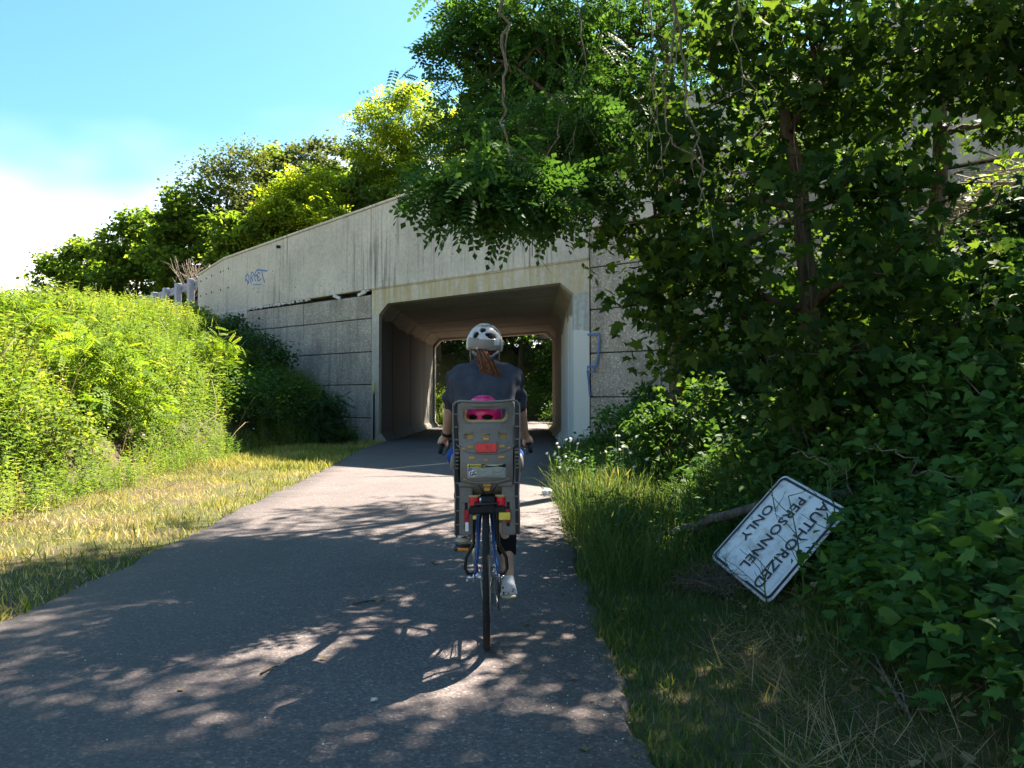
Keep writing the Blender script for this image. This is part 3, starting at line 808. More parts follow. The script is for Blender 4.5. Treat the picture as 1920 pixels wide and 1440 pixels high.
def shrub(name, label, x, y, h, w, mat, seed, tpl=LEAF2, size=.1, clumps=40, per=60, group=None, droop=.2, rc=None, dz=0.0, rr=(0., 1.), flat=.7, barkm='bark_twig', up=.8, cat='shrub'):
    rng = rgn(seed); b = np.array(gp(x, y)); b[2] += dz
    root = thing(name, label, cat, tuple(b), group); mb = MB()
    d = unit(rng.normal(size=(clumps, 3))); d[:, 2] = np.abs(d[:, 2]); r = .45 + .55 * rng.uniform(0, 1, clumps) ** .6
    cl = b + d * r[:, None] * np.array([w / 2, w / 2, h * .95]) + np.array([0, 0, h * .06])
    g = np.array([gz(c[0], c[1]) for c in cl]); cl[:, 2] = np.maximum(cl[:, 2], g + .08)
    for c in cl: branch(mb, rng, b + rng.normal(size=3) * np.array([.06, .06, 0]) * w, c, .006 + .006 * h, .003, .1, 5, 4)
    mb.build('stems', barkm, root)
    sc = Scat(); clump_leaves(sc, rng, cl, (rc or w * .16) * rng.uniform(.7, 1.3, clumps), per, tpl, size, flat, up, droop, rr)
    f = sc.build('foliage', mat, root); f['kind'] = 'stuff'; return root
shrub('shrub', 'sunlit yellow-green bush outside the far left end of the tunnel', -4.6, 41.8, 2.0, 2.0, 'leaf_sumac', 41, LEAF2, .12, 44, 70)
shrub('shrub', 'sunlit low shrub by the path past the right tunnel wall', 2.1, 42.5, 1.9, 2.2, 'leaf_shrub', 42, LEAF2, .12, 40, 60)
shrub('shrub', 'shady bush at the bend of the path beyond the tunnel', .2, 47.5, 2.2, 3.4, 'leaf_shrub', 43, LEAF2, .12, 50, 70)
shrub('shrub', 'dark bush behind the sunlit bush past the tunnel', -2.2, 48.5, 2.4, 3.0, 'leaf_dark', 44, LEAF2, .12, 50, 70)
# ================================================================== wood on the right bank
def pb(px, py, Y, a, b=None, c=None, w=None):
    x, y, z = pix(px, py, Y); return B(x, y, z, a, b, c, w)
# black locust leaning over the path
loc_blobs = [pb(900, 110, 9.0, .62, .8, .42, 1.3), pb(985, 40, 9.2, .72, .9, .5, 1.3), pb(990, 190, 9.0, .7, .9, .4, 1.5), pb(1090, 110, 9.5, .85, 1.0, .55, 1.5),
             pb(1050, 235, 7.6, .50, .6, .28, 1.2), pb(1085, 345, 7.4, .30, .4, .13, .7), pb(950, 335, 6.4, .32, .5, .13, 1.2), pb(870, 362, 5.9, .24, .35, .09, .7), pb(975, 365, 6.4, .30, .4, .10, .9), pb(1150, 230, 9.0, .75, .9, .5, 1.6),
             pb(1230, 60, 9.8, .9, 1.0, .6, 1.3), pb(885, 240, 8.6, .25, .5, .14, .5), pb(885, 20, 9.4, .25, .4, .2, .35), pb(1040, 60, 8.5, .6, .7, .4, 1.0),
             B(1.2, 11, 8.0, 1.2, 1.4, .8, .7), B(1.9, 13.0, 8.4, 1.6, 1.6, 1.0, 1.5), B(1.7, 10, 9.2, 1.4, 1.6, 1.0, .7), B(3.0, 14, 8.0, 1.4, 1.2, 1.1, 1.0), B(2.6, 11.2, 7.2, 1.4, 1.5, 1.0, .9)]
lroot, lcrown, lcl = tree('locust_tree', 'dark locust tree leaning over the path with feathery drooping branches', [gp(2.35, 12.6), (2.3, 12.5, 3.4), (2.2, 12.2, 5.6), (1.8, 11.9, 8.6)], .17,
     loc_blobs, 240, 27, PINN, .30, 'leaf_locust', 'bark_brown', 101, rc=.40, rcy=10.5, flat=.55, up=.9, droop=.35,
     forks=[([(2.25, 12.3, 5.2), (1.7, 11.0, 5.4), (1.1, 9.6, 4.9), (.55, 8.2, 4.0), (.1, 7.3, 3.3), (-.25, 6.6, 3.0), (-.5, 6.1, 2.8)], .07), ([(2.2, 12.2, 5.8), (1.4, 11.6, 6.3), (.3, 11, 6.2), (-.5, 10.6, 5.9)], .06)])
# maple, main trunk of the wood
map_blobs = [pb(1190, 420, 8.2, .45, .5, .24, .9), pb(1235, 545, 7.6, .25, .4, .18, .6), pb(1270, 480, 8.0, .35, .5, .25, .9), pb(1290, 330, 7.6, .62, .8, .42, 1.4), pb(1370, 470, 6.8, .48, .6, .34, 1.3), pb(1440, 230, 8.2, .75, .8, .55, 1.5),
             pb(1560, 380, 6.4, .5, .6, .38, 1.4), pb(1610, 130, 6.8, .65, .8, .42, 1.4), pb(1330, 130, 7.8, .75, .9, .5, 1.5), pb(1560, 560, 8.2, .6, .7, .36, 1.2), pb(1440, 30, 7.4, .8, .9, .5, 1.3),
             pb(1640, 510, 6.2, .45, .6, .32, 1.2), pb(1280, 640, 7.6, .38, .6, .26, 1), pb(1400, 600, 6.8, .32, .5, .2, .8), pb(1560, 670, 6.2, .45, .6, .26, 1.1), pb(1230, 250, 8.4, .6, .8, .4, 1.2), pb(1530, 120, 7.0, .6, .7, .4, 1.2), pb(1680, 360, 6.6, .35, .5, .3, .7),
             B(1.9, 8.2, 7.0, 1.2, 1.4, .8, 1.7), B(3.2, 7.4, 7.2, 1.4, 1.4, .9, 2.0), B(2.6, 9.4, 8.4, 1.4, 1.3, .9, .8)]
mroot, mcrown, mcl = tree('maple_tree', 'maple with broad dark leaves and brown furrowed trunk on the bank', [gp(2.68, 7.4), (2.58, 7.4, 2.1), (2.48, 7.4, 3.3), (2.25, 7.4, 5.0), (2.0, 7.6, 7.6)], .105,
     map_blobs, 232, 24, MAPLE, .13, 'leaf_maple', 'bark_brown', 102, rc=.34, flat=.6, up=.6, droop=.45, mix=[(LEAF2, .075, 16)], avoid=lambda c: (np.abs(c[:, 0] - .345 * c[:, 1]) < .36) & (c[:, 2] > 1.8) & (c[:, 2] < 3.0) & (c[:, 1] < 7.5))
# second maple farther up the bank
m2 = [pb(1760, 560, 8.0, .6, .7, .4, 1.4), pb(1885, 510, 7.6, .40, .5, .25, 1.0), pb(1900, 620, 7.0, .5, .6, .35, 1.2), pb(1730, 40, 8.4, .8, .9, .45, 1.4), pb(1860, 90, 7.6, .65, .8, .4, 1.3), pb(1660, 310, 8.6, .42, .6, .4, 1.0), pb(1640, 200, 8.6, .5, .6, .3, 1.0), pb(1890, 235, 9.0, .35, .4, .2, .8), pb(1500, 330, 9.8, .5, .5, .4, .8), 
      B(5.2, 8.8, 7.0, 1.5, 1.5, .9, 2.2), B(5.6, 7.0, 6.8, 1.4, 1.4, .8, 2.0), B(4.6, 7.4, 7.4, 1.2, 1.4, .8, 1.8), B(6.6, 8.6, 7.4, 1.4, 1.4, .9, 1.6), pb(1540, 250, 9.6, .7, .8, .8, 1.4), pb(1400, 350, 10, .8, .8, .8, 1.4), pb(1560, 480, 9.4, .7, .7, .6, 1.3)]
tree('maple_tree', 'slim dark-trunked maple higher up the bank near the brush pile', [gp(4.5, 8.9), (4.5, 8.9, 3.2), (4.6, 8.9, 5.2), (4.7, 9.2, 7.6)], .11, m2, 275, 24, MAPLE, .13, 'leaf_maple', 'bark_brown', 103, rc=.36, flat=.6, up=.6, droop=.45, mix=[(LEAF2, .08, 16)])
# tree near the viewer, its crown arching overhead
ov = [B(1.6, 3.4, 6.9, 1.1, 1.2, .6, 1), B(2.8, 4.4, 6.6, 1.3, 1.3, .7, 1.2), B(3.6, 5.8, 6.2, 1.2, 1.2, .7, 1), B(2.4, 6.6, 7.0, 1.2, 1.2, .7, 2.2), B(1.4, 5.6, 7.2, .9, 1.0, .5, 1.2),
      B(4.4, 4.0, 6.2, 1.2, 1.2, .8, 1), B(3.2, 2.6, 6.6, 1.3, 1.3, .8, 1.1), B(2.0, 2.0, 7.4, 1.2, 1.2, .6, .8), B(3.8, 7.0, 6.9, 1.1, 1.1, .6, 1.6), B(1.2, 7.4, 7.2, .9, 1.0, .5, 1.0), B(-1.0, 6.6, 5.02, .16, .3, .05, .10)]
tree('locust_tree', 'overhead locust by the path whose branch tip dips in at the top edge', [gp(4.9, 3.0), (4.8, 3.2, 3.6), (4.2, 3.8, 5.4), (2.8, 4.6, 7.2)], .16, ov, 245, 30, PINN3, .30, 'leaf_locust', 'bark_brown', 104, rc=.55, flat=.5, up=.9, droop=.3,
     forks=[([(2.8, 4.6, 7.2), (1.2, 5.2, 7.2), (.2, 6.0, 6.3), (-.9, 6.6, 5.0)], .04)])
# sapling cluster low at right edge: leafy maple boughs hanging close
ng = [pb(1830, 130, 6.6, .55, .6, .3), pb(1900, 30, 6.2, .5, .6, .3), pb(1740, 620, 6.6, .5, .6, .3), pb(1860, 720, 6.0, .5, .6, .3), pb(1690, 760, 6.6, .45, .5, .25)]
tree('maple_sapling', 'slender maple sapling with broad leaves in front of the slim maple', [gp(4.75, 6.9), (4.7, 6.8, 2.6), (4.5, 6.7, 4.2), (4.2, 6.5, 5.4)], .05, ng, 56, 24, MAPLE, .13, 'leaf_maple', 'bark_brown', 105, rc=.32, flat=.6, up=.6, droop=.45, mix=[(ROUND, .08, 14)])

# single leaves that show one by one on the near boughs
def leaf_meshes(tpl, mat, k=5):
    out = []
    for i in range(k):
        tv, tf = tpl; out.append(np_mesh('leaf', tv, np.array([len(f) for f in tf]), np.concatenate([np.array(f) for f in tf]), mat, np.full(len(tv), (i + .5) / k)))
    return out
LM = leaf_meshes(MAPLE, 'leaf_maple'); LR = leaf_meshes(ROUND, 'leaf_vine')
def single_leaves(parent, meshes, centers, n, rc, size, seed, droop=.3, inv=None):
    rng = rgn(seed); c = centers[rng.integers(0, len(centers), n)]
    pos = c + rng.normal(size=(n, 3)) * rc * np.array([1, 1, .6]); Rm = rand_frames(rng, n, .7, droop)
    for i in range(n):
        o = bpy.data.objects.new('leaf', meshes[i % len(meshes)]); COL.objects.link(o); o.parent = parent
        s = size * rng.uniform(.7, 1.25)
        o.matrix_parent_inverse = inv; o.matrix_local = Matrix.Translation(pos[i]) @ Matrix(Rm[i]).to_4x4() @ Matrix.Scale(s, 4)
def near(cl, ymax=8.8): return cl[(cl[:, 1] < ymax) & (cl[:, 2] < 5.5)]
single_leaves(mcrown, LM, near(mcl), 220, .30, .15, 7, .35, Matrix.Translation(-Vector(mroot.location)))

# climbers and bare vines hanging from the boughs
def vine(label, pts, r, group, seed):
    rng = rgn(seed); P = [np.array(p, float) for p in pts]; out = []
    for i in range(len(P) - 1):
        for t in np.linspace(0, 1, 6)[:-1]: out.append(P[i] * (1 - t) + P[i + 1] * t + rng.normal(size=3) * .018)
    out.append(P[-1]); root = thing('hanging_vine', label, 'vine', tuple(out[-1]), group); mb = MB()
    mb.tube(out, list(np.linspace(r, r * .45, len(out))), 6); mb.build('stem', 'bark_twig', root)
    for k in range(3):
        q = out[int(rng.integers(3, len(out) - 1))]; m2_ = MB(); branch(m2_, rng, q, q + np.array([rng.normal() * .25, rng.normal() * .1, -rng.uniform(.1, .5)]), r * .5, r * .2, -.1, 5, 5); m2_.build('side_shoot', 'bark_twig', root)
HV = 'bare vines hanging from the trees over the bank'
vine('thick bare vine hanging straight down between locust and maple', [pix(1265, -30, 6.3), pix(1285, 120, 6.3), pix(1300, 250, 6.3), pix(1318, 300, 6.3), pix(1308, 405, 6.3)], 0.0120, HV, 1)
vine('bare vine looping down and curling sideways before the maple', [pix(1280, -30, 6.3), pix(1262, 90, 6.3), pix(1245, 180, 6.3), pix(1255, 260, 6.3), pix(1330, 322, 6.3), pix(1410, 322, 6.3)], 0.0105, HV, 2)
vine('rough dark vine hanging down through the locust leaves', [pix(945, -30, 6.9), pix(942, 80, 6.9), pix(946, 190, 6.9), pix(953, 270, 6.9), pix(965, 330, 6.9)], 0.0165, HV, 3)
vine('fine vine trailing below the locust in front of the parapet', [pix(1060, 180, 6.9), pix(1040, 260, 6.9), pix(1012, 330, 6.9), pix(998, 480, 6.9)], 0.0075, HV, 4)
vine('short bare vine ending among the upper maple leaves', [pix(1390, -30, 6.3), pix(1380, 60, 6.3), pix(1398, 160, 6.3), pix(1404, 170, 6.3)], 0.0075, HV, 5)
vine('thin vine hanging beside the thick straight one', [pix(1215, -30, 6.3), pix(1228, 110, 6.3), pix(1232, 200, 6.3), pix(1245, 330, 6.3)], 0.0067, HV, 6)
vine('hairline vine dangling inside the locust crown', [pix(1085, -30, 6.9), pix(1098, 120, 6.9), pix(1082, 250, 6.9), pix(1070, 300, 6.9)], 0.0067, HV, 7)
dt = thing('dead_branch', 'sunlit bare dead branch sticking out in front of the stained parapet', 'branch', pix(1130, 400, 15.8)); mb = MB(); rng = rgn(9)
for (a, b_) in (((1135, 392), (1030, 396)), ((1140, 405), (1045, 412))):
    Q = branch(mb, rng, pix(a[0], a[1], 15.8), pix(b_[0], b_[1], 15.9), .03, .008, .03, 8)
    for q in Q[2:]:
        for k in range(3): branch(mb, rng, q, q + np.array([-abs(rng.normal()) * .5, 0, rng.normal() * .22]), .008, .003, .02, 4, 4)
mb.build('twigs', 'bark_dead', dt)

# shrubs of the bank
SG = 'shrubs on the right bank'
SH = [('leafy shrub with sun flecks at the foot of the right wing wall', 2.5, 16.0, 1.2, 1.5, 'leaf_shrub', LEAF2, .10), ('tangled shrub rising against the facing panels of the wing wall', 3.6, 14.9, 2.0, 1.8, 'leaf_shrub', LEAF2, .11),
      ('light green bush just before the wing wall, left of the locust', 1.55, 13.6, 1.2, 1.3, 'leaf_vine', LEAF2, .08), ('dark bush under the leaning locust', 2.9, 12.4, 1.6, 1.8, 'leaf_dark', ROUND, .10),
      ('thick bush left of the maple trunk', 2.15, 10.6, 1.25, 1.6, 'leaf_shrub', ROUND, .085), ('shady bush hiding the foot of the maple trunk', 2.7, 8.6, .9, 1.3, 'leaf_dark', ROUND, .09),
      ('dense bush right behind the fallen sign', 2.55, 7.0, .95, 1.4, 'leaf_shrub', ROUND, .085), ('tall shrub right of the maple trunk', 4.0, 9.4, 1.8, 1.8, 'leaf_dark', MAPLE, .13),
      ('dark shrub between the two maple trunks', 4.6, 11.2, 2.0, 2.0, 'leaf_shrub', MAPLE, .13), ('leafy shrub on the bank under the sapling', 3.7, 7.2, 1.1, 1.6, 'leaf_shrub', ROUND, .10),
      ('bush at the right on the slope above the sign', 3.1, 5.6, 1.0, 1.4, 'leaf_vine', ROUND, .09), ('shady shrub up the slope right of the sapling', 5.2, 8.2, 1.6, 2.0, 'leaf_dark', MAPLE, .13),
      ('dark bush high on the bank below the brush pile', 5.4, 9.2, .8, 1.5, 'leaf_shrub', ROUND, .12), ('broad shrub on the upper bank before the wing wall', 5.6, 13.4, 2.2, 2.4, 'leaf_shrub', LEAF2, .13),
      ('bush on the upper bank between locust and wall', 4.2, 13.8, 2.4, 2.2, 'leaf_dark', LEAF2, .12), ('leafy bush right beside the sapling stem', 4.6, 6.2, 1.2, 1.7, 'leaf_vine', ROUND, .10)]
for i, (lb, x, y, h, w, m, tp, sz) in enumerate(SH):
    shrub('shrub', lb, x, y, h, w, m, 200 + i, tp, sz, int(34 * max(1, w)), 38 if tp is not LEAF2 else 66, SG, rc=w * .15, droop=.3)
# brush pile glowing in the gap at the right
bp = thing('brush_pile', 'sunlit heap of dry tan sticks in the gap at right', 'brush pile', pix(1830, 420, 9.8)); mb = MB(); rng = rgn(77); c = np.array(pix(1825, 400, 9.8))
for i in range(130):
    p = c + rng.normal(size=3) * np.array([.36, .3, .18]); d = unit(rng.normal(size=3) * np.array([1, .6, .35])); L = rng.uniform(.3, 1.1)
    mb.tube([p - d * L / 2, p + rng.normal(size=3) * .04, p + d * L / 2], [.012, .010, .004], 5)
mb.build('sticks', 'bark_dead', bp)['kind'] = 'stuff'
shrub('shrub', 'bright yellow-green sunlit bush beside the stick heap', 6.0, 10.2, 1.9, 1.2, 'leaf_sumac', 260, LEAF2, .085, 30, 50, dz=.2)

# low tangle covering the bank: uncountable
def cover(name, n, xr, yr, tpl, size, mat, seed, hmin=.03, hmax=.35, keep=None, droop=.15, up=1.0, label=None, cat=None, clump=None, rr=(0, 1)):
    rng = rgn(seed); x = rng.uniform(xr[0], xr[1], n); y = rng.uniform(yr[0], yr[1], n)
    if keep is not None:
        m = keep(x, y, rng.uniform(0, 1, n)); x = x[m]; y = y[m]; n = len(x)
    z = gz(x, y) + hmin + (hmax - hmin) * rng.uniform(0, 1, n) * (.35 + 1.1 * vnoise(x, y, 2.6, seed))
    sc = Scat(); sc.add(tpl, np.stack([x, y, z], -1), rand_frames(rng, n, up, droop), size * rng.uniform(.55, 1.3, n), np.clip(rng.uniform(rr[0], rr[1], n) + .4 * (vnoise(x, y, 1.7, seed + 1) - .5), 0, 1))
    return tag(sc.build(name, mat), label, cat, kind='stuff')
def bank(x, y): return x - np.interp(y, [0, 4, 5, 6, 9, 14, 19], [1.25, 1.3, 1.55, 1.5, 1.5, 1.9, 1.5])
cover('bank_creepers', 9000, (1.25, 4.6), (2.0, 7.0), LEAF2, .055, 'leaf_shrub', 305, .02, .5, lambda x, y, u: (bank(x, y) > -.05 + .25 * vnoise(x, y, 1.5, 2)) & ~((x > 1.15) & (x < 1.8) & (y > 4.75) & (y < 5.85)), label='small-leaved creepers threaded through the bank vines', cat='ground cover')
cover('bank_brambles', 2600, (1.4, 4.6), (2.0, 7.0), MAPLE, .085, 'leaf_vine', 306, .05, .55, lambda x, y, u: (bank(x, y) > .1) & (vnoise(x, y, 1.3, 77) > .4) & ~((x > 1.15) & (x < 1.85) & (y > 4.75) & (y < 5.85)), label='lobed bramble leaves standing over the bank vines', cat='ground cover')
cover('bank_vines', 10000, (1.25, 4.6), (2.0, 7.0), ROUND, .075, 'leaf_vine', 301, .02, .42, lambda x, y, u: (bank(x, y) > .02 + .25 * vnoise(x, y, 1.5, 2)) & (u < .25 + sstep(.0, .5, bank(x, y))) & ~((x > 1.15) & (x < 1.8) & (y > 4.75) & (y < 5.85)), label='low vines and brambles covering the right bank', cat='ground cover')
cover('bank_undergrowth', 26000, (1.4, 9), (6.5, 18.5), LEAF2, .115, 'leaf_shrub', 302, .02, .45, lambda x, y, u: (bank(x, y) > .15) & (wallv(x, y) < -.3), label='shady leafy undergrowth under the trees on the bank', cat='undergrowth')
cover('leaf_litter', 5000, (1.2, 8), (2.0, 16), LEAF2, .07, 'straw', 303, .004, .03, lambda x, y, u: bank(x, y) > -.3, up=2.0, droop=0., label='dry brown leaf litter and straw on the bank', cat='leaf litter')

# ================================================================== left slope
def weeds(name, n, xr, yr, tpls, hmin, hmax, mat, seed, keep, label, cat, rr=(0, 1)):
    rng = rgn(seed); x = rng.uniform(xr[0], xr[1], n); y = rng.uniform(yr[0], yr[1], n)
    m = keep(x, y, rng.uniform(0, 1, n)); x = x[m]; y = y[m]; n = len(x)
    h = rng.uniform(hmin, hmax, n) * (.34 + .62 * vnoise(x, y, .75, 60) + .40 * vnoise(x, y, .3, 61)) * np.where(x < -4, .45 + .55 * sstep(-.6, 1.2, toe_x(y) - x), 1.0); z = gz(x, y) - .03
    pos = np.stack([x, y, z], -1); sc = Scat(); k = rng.integers(0, len(tpls), n); rnd = np.clip(rng.uniform(rr[0], rr[1], n) * .7 + .6 * (vnoise(x, y, .7, seed + 4) - .25), 0, 1)
    a = rng.uniform(0, 6.283, n); up = np.stack([rng.normal(0, .16, n), rng.normal(0, .16, n), np.ones(n)], -1)
    zz = unit(up); xx = unit(np.cross(np.stack([np.cos(a), np.sin(a), np.zeros(n)], -1), zz)); Rm = np.stack([xx, np.cross(zz, xx), zz], -1)
    for i, t in enumerate(tpls):
        q = k == i; sc.add(t, pos[q], Rm[q], h[q], rnd[q])
    return tag(sc.build(name, mat), label, cat, kind='stuff')
def grass(name, n, xr, yr, tpls, hmin, hmax, mat, seed, keep, label, rr=(0, 1), tilt=.3, tone=.5):
    rng = rgn(seed); x = rng.uniform(xr[0], xr[1], n); y = rng.uniform(yr[0], yr[1], n)
    m = keep(x, y, rng.uniform(0, 1, n)); x = x[m]; y = y[m]; n = len(x)
    h = rng.uniform(hmin, hmax, n) * (.6 + .8 * vnoise(x, y, 1.9, seed)); z = gz(x, y) - .015
    a = rng.uniform(0, 6.283, n); up = unit(np.stack([rng.normal(0, tilt, n), rng.normal(0, tilt, n), np.ones(n)], -1))
    xx = unit(np.cross(np.stack([np.cos(a), np.sin(a), np.zeros(n)], -1), up)); Rm = np.stack([xx, np.cross(up, xx), up], -1)
    k = rng.integers(0, len(tpls), n); sc = Scat(); rnd = np.clip(rng.uniform(rr[0], rr[1], n) + tone * (vnoise(x, y, 1.1, seed + 2) - .5), 0, 1)
    for i, t in enumerate(tpls):
        q = k == i; sc.add(t, np.stack([x, y, z], -1)[q], Rm[q], h[q], rnd[q])
    return tag(sc.build(name, mat), label, 'grass', kind='stuff')
def onhill(x, y): return (toe_x(y) - x)
hill = lambda x, y, u: (onhill(x, y) > -.75 + .6 * vnoise(x, y, .9, 12)) & (vnoise(x, y, .9, 63) + .5 * vnoise(x, y, 2.2, 64) > .42) & (wallv(x, y) < -.15) & ((x > -13.5) | (u < .45))
weeds('slope_weeds', 13500, (-17, -5), (4.5, 31), WEEDS, .45, .95, 'leaf_weed', 311, hill, 'tall yellow-green weeds covering the left slope', 'weeds')
weeds('broad_weeds', 5200, (-17, -5), (4.5, 31), WEEDS_B, .35, .8, 'leaf_weed', 312, lambda x, y, u: hill(x, y, u) & (vnoise(x, y, .5, 44) > .42), 'broad-leaved green weeds among the slope growth', 'weeds', (0, .6))
weeds('slope_grass', 14000, (-16, -4.6), (4.5, 30), [BLADE_M, BLADE_L, SEED], .4, 1.05, 'leaf_weed', 313, lambda x, y, u: hill(x + .2, y, u) & (vnoise(x, y, .45, 45) > .4), 'long grass standing among the weeds on the left slope', 'grass', (.2, 1))
grass('dead_stalks', 420, (-14, -5.4), (5.5, 28), [BLADE_L], .8, 1.5, 'straw', 316, lambda x, y, u: (onhill(x, y) > .2) & (wallv(x, y) < -.4) & (vnoise(x, y, .5, 66) > .45), 'tall dead tan stalks standing out of the slope weeds', (.2, 1), .2)
weeds('tall_weeds', 700, (-14, -5.4), (5.5, 28), WEEDS, .9, 1.35, 'leaf_weed', 317, lambda x, y, u: (onhill(x, y) > .3) & (wallv(x, y) < -.6) & (vnoise(x, y, .6, 67) > .5), 'taller leafy stalks overtopping the slope weeds', 'weeds', (.1, .8))
# white flower heads scattered in the weeds
FL = T_([(0, 0, 0)] + [(math.cos(a) * .5, math.sin(a) * .5, .05) for a in np.arange(0, 6.28, 1.0472)], [(0, i, i % 6 + 1) for i in range(1, 7)])
cover('white_flowers', 420, (-12, -5.2), (6, 24), FL, .045, 'petal', 314, .5, .85, lambda x, y, u: (onhill(x, y) > 0) & (vnoise(x, y, .5, 46) > .45), up=1.5, label='tiny white flower heads dotted through the weeds', cat='flowers')
LG = 'shrubs on the left slope'
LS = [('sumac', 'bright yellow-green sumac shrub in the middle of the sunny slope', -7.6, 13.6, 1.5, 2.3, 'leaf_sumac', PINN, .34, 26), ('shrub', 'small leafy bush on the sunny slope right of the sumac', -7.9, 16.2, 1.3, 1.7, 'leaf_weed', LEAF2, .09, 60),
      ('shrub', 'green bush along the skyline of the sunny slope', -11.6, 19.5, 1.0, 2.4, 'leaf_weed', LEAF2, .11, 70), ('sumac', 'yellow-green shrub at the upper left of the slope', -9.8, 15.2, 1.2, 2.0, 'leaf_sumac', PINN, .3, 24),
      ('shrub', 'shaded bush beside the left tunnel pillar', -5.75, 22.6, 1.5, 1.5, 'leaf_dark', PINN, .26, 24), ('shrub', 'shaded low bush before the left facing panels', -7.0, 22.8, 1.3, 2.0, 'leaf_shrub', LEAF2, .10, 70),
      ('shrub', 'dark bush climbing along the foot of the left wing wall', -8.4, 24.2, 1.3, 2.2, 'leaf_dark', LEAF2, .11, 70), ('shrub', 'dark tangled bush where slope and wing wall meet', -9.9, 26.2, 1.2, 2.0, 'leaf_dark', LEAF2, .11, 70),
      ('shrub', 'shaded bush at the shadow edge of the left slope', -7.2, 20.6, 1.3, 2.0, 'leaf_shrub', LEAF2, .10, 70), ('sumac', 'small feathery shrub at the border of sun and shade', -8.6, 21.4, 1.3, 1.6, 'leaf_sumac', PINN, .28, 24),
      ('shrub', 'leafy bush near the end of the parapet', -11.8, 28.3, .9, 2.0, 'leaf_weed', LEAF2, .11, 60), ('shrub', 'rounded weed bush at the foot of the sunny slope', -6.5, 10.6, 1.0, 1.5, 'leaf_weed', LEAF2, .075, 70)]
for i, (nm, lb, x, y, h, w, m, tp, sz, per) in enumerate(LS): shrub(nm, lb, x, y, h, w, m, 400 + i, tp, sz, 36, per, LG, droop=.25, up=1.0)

# ================================================================== verges
def lverge(x, y): l, r = path_edges(y); return x < l + .03
def rverge(x, y): l, r = path_edges(y); return x > r - .03
grass('left_verge_grass', 52000, (-7.2, -2.7), (2.5, 14), [BLADE_S, BLADE_M], .03, .10, 'grass_dry', 321, lambda x, y, u: lverge(x, y) & (onhill(x, y) < .5) & (u < .35 + 1.1 * vnoise(x, y, 2.1, 51)), 'short dry yellow mown grass along the left of the path', (-.1, .9), .45, .9)
grass('left_verge_far_grass', 15000, (-7.6, -3.2), (14, 24), [BLADE_S], .07, .15, 'grass_dry', 322, lambda x, y, u: lverge(x, y) & (onhill(x, y) < .6) & (wallv(x, y) < -.2), 'mown green grass on the verge toward the tunnel', (0, .55))
grass('left_edge_tufts', 10000, (-4.6, -2.7), (2.5, 21), [BLADE_M, BLADE_S], .06, .15, 'grass_green', 323, lambda x, y, u: lverge(x, y) & (u < np.exp(-(path_edges(y)[0] - x) / .28)), 'green grass tufts along the left edge of the path', (.3, 1))
grass('left_straw', 9000, (-8, -4), (4, 22), [BLADE_T], .12, .3, 'straw', 324, lambda x, y, u: (np.abs(onhill(x, y) + .7) < .75) & (wallv(x, y) < -.3), 'dry cut straw lying between verge and weeds', tilt=1.6)
grass('right_verge_grass', 36000, (.3, 2.2), (1.5, 5.9), [BLADE_S, BLADE_M], .035, .10, 'grass_green', 325, lambda x, y, u: rverge(x, y) & (bank(x, y) < .55), 'short shaded grass along the right edge of the path', (0, .9))
grass('right_straw', 11000, (.5, 2.4), (1.5, 6.2), [BLADE_T], .06, .18, 'straw', 326, lambda x, y, u: rverge(x, y) & (np.abs(bank(x, y) + .02 - .25 * (vnoise(x, y, 1.2, 8) - .5)) < .3), 'brown dead grass matted along the foot of the right bank', tilt=1.5)
grass('right_tall_grass', 38000, (.25, 2.5), (5.2, 19), [BLADE_M, BLADE_L, BLADE_M, SEED], .16, .46, 'grass_green', 327, lambda x, y, u: rverge(x - .04, y) & (bank(x, y) < .6) & (u < sstep(-.05, .35, x - path_edges(y)[1]) + .25) & ~((x > 1.35) & (y < 5.9)), 'tall green grass growing beside the path before the tunnel', (0, .9), .22)
grass('right_edge_tufts', 4000, (.2, .9), (1.5, 19), [BLADE_S], .03, .09, 'grass_green', 328, lambda x, y, u: rverge(x, y) & (x < path_edges(y)[1] + .2), 'ragged grass fringe along the right edge of the asphalt', (.2, 1), .6)
weeds('right_weeds', 2200, (.5, 3.0), (5.8, 18), WEEDS + WEEDS_B, .25, .75, 'leaf_vine', 329, lambda x, y, u: rverge(x - .2, y) & (bank(x, y) < 1.0) & (wallv(x, y) < -.3), 'leafy weeds mixed into the tall grass before the right pillar', 'weeds')
# ================================================================== bicycle (modelled at the rear wheel's contact point, heading +Y)
BX, BY = -.205, 3.95
BZ = float(path_z(BX, BY))
RIDE = dict(loc=(BX, BY, BZ), rot=(0, -R(.5), R(3.0)))
plain('rubber', (.018, .018, .019), .8, .25, 0, .3, 60, .2); plain('alloy', (.62, .62, .64), .3, .5, .9, .06); plain('frame_blue', (.015, .06, .22), .3, .5, .0, .1)
plain('black_metal', (.014, .014, .016), .4, .5); plain('chain_steel', (.22, .21, .20), .4, .5, .8); plain('saddle_black', (.015, .015, .016), .6)
plain('amber', (.75, .26, .02), .35, .5); plain('spoke_steel', (.55, .55, .57), .3, .5, .9)
bike = thing('bicycle', 'blue road bicycle with black rear rack carrying the child seat', 'bicycle', RIDE['loc'], world=False, rot=RIDE['rot'])
def lathe_x(mb, cx, cy, cz, prof, n=48, mi=0):
    """profile (radius, x) turned about the X axis"""
    v = []; f = []; m = len(prof)
    for i in range(n):
        a = 2 * math.pi * i / n
        for r, x in prof: v.append((cx + x, cy + r * math.cos(a), cz + r * math.sin(a)))
    for i in range(n):
        for j in range(m - 1):
            a, b = i * m + j, ((i + 1) % n) * m + j; f.append((a, b, b + 1, a + 1))
    mb.add(v, f, mi); return mb
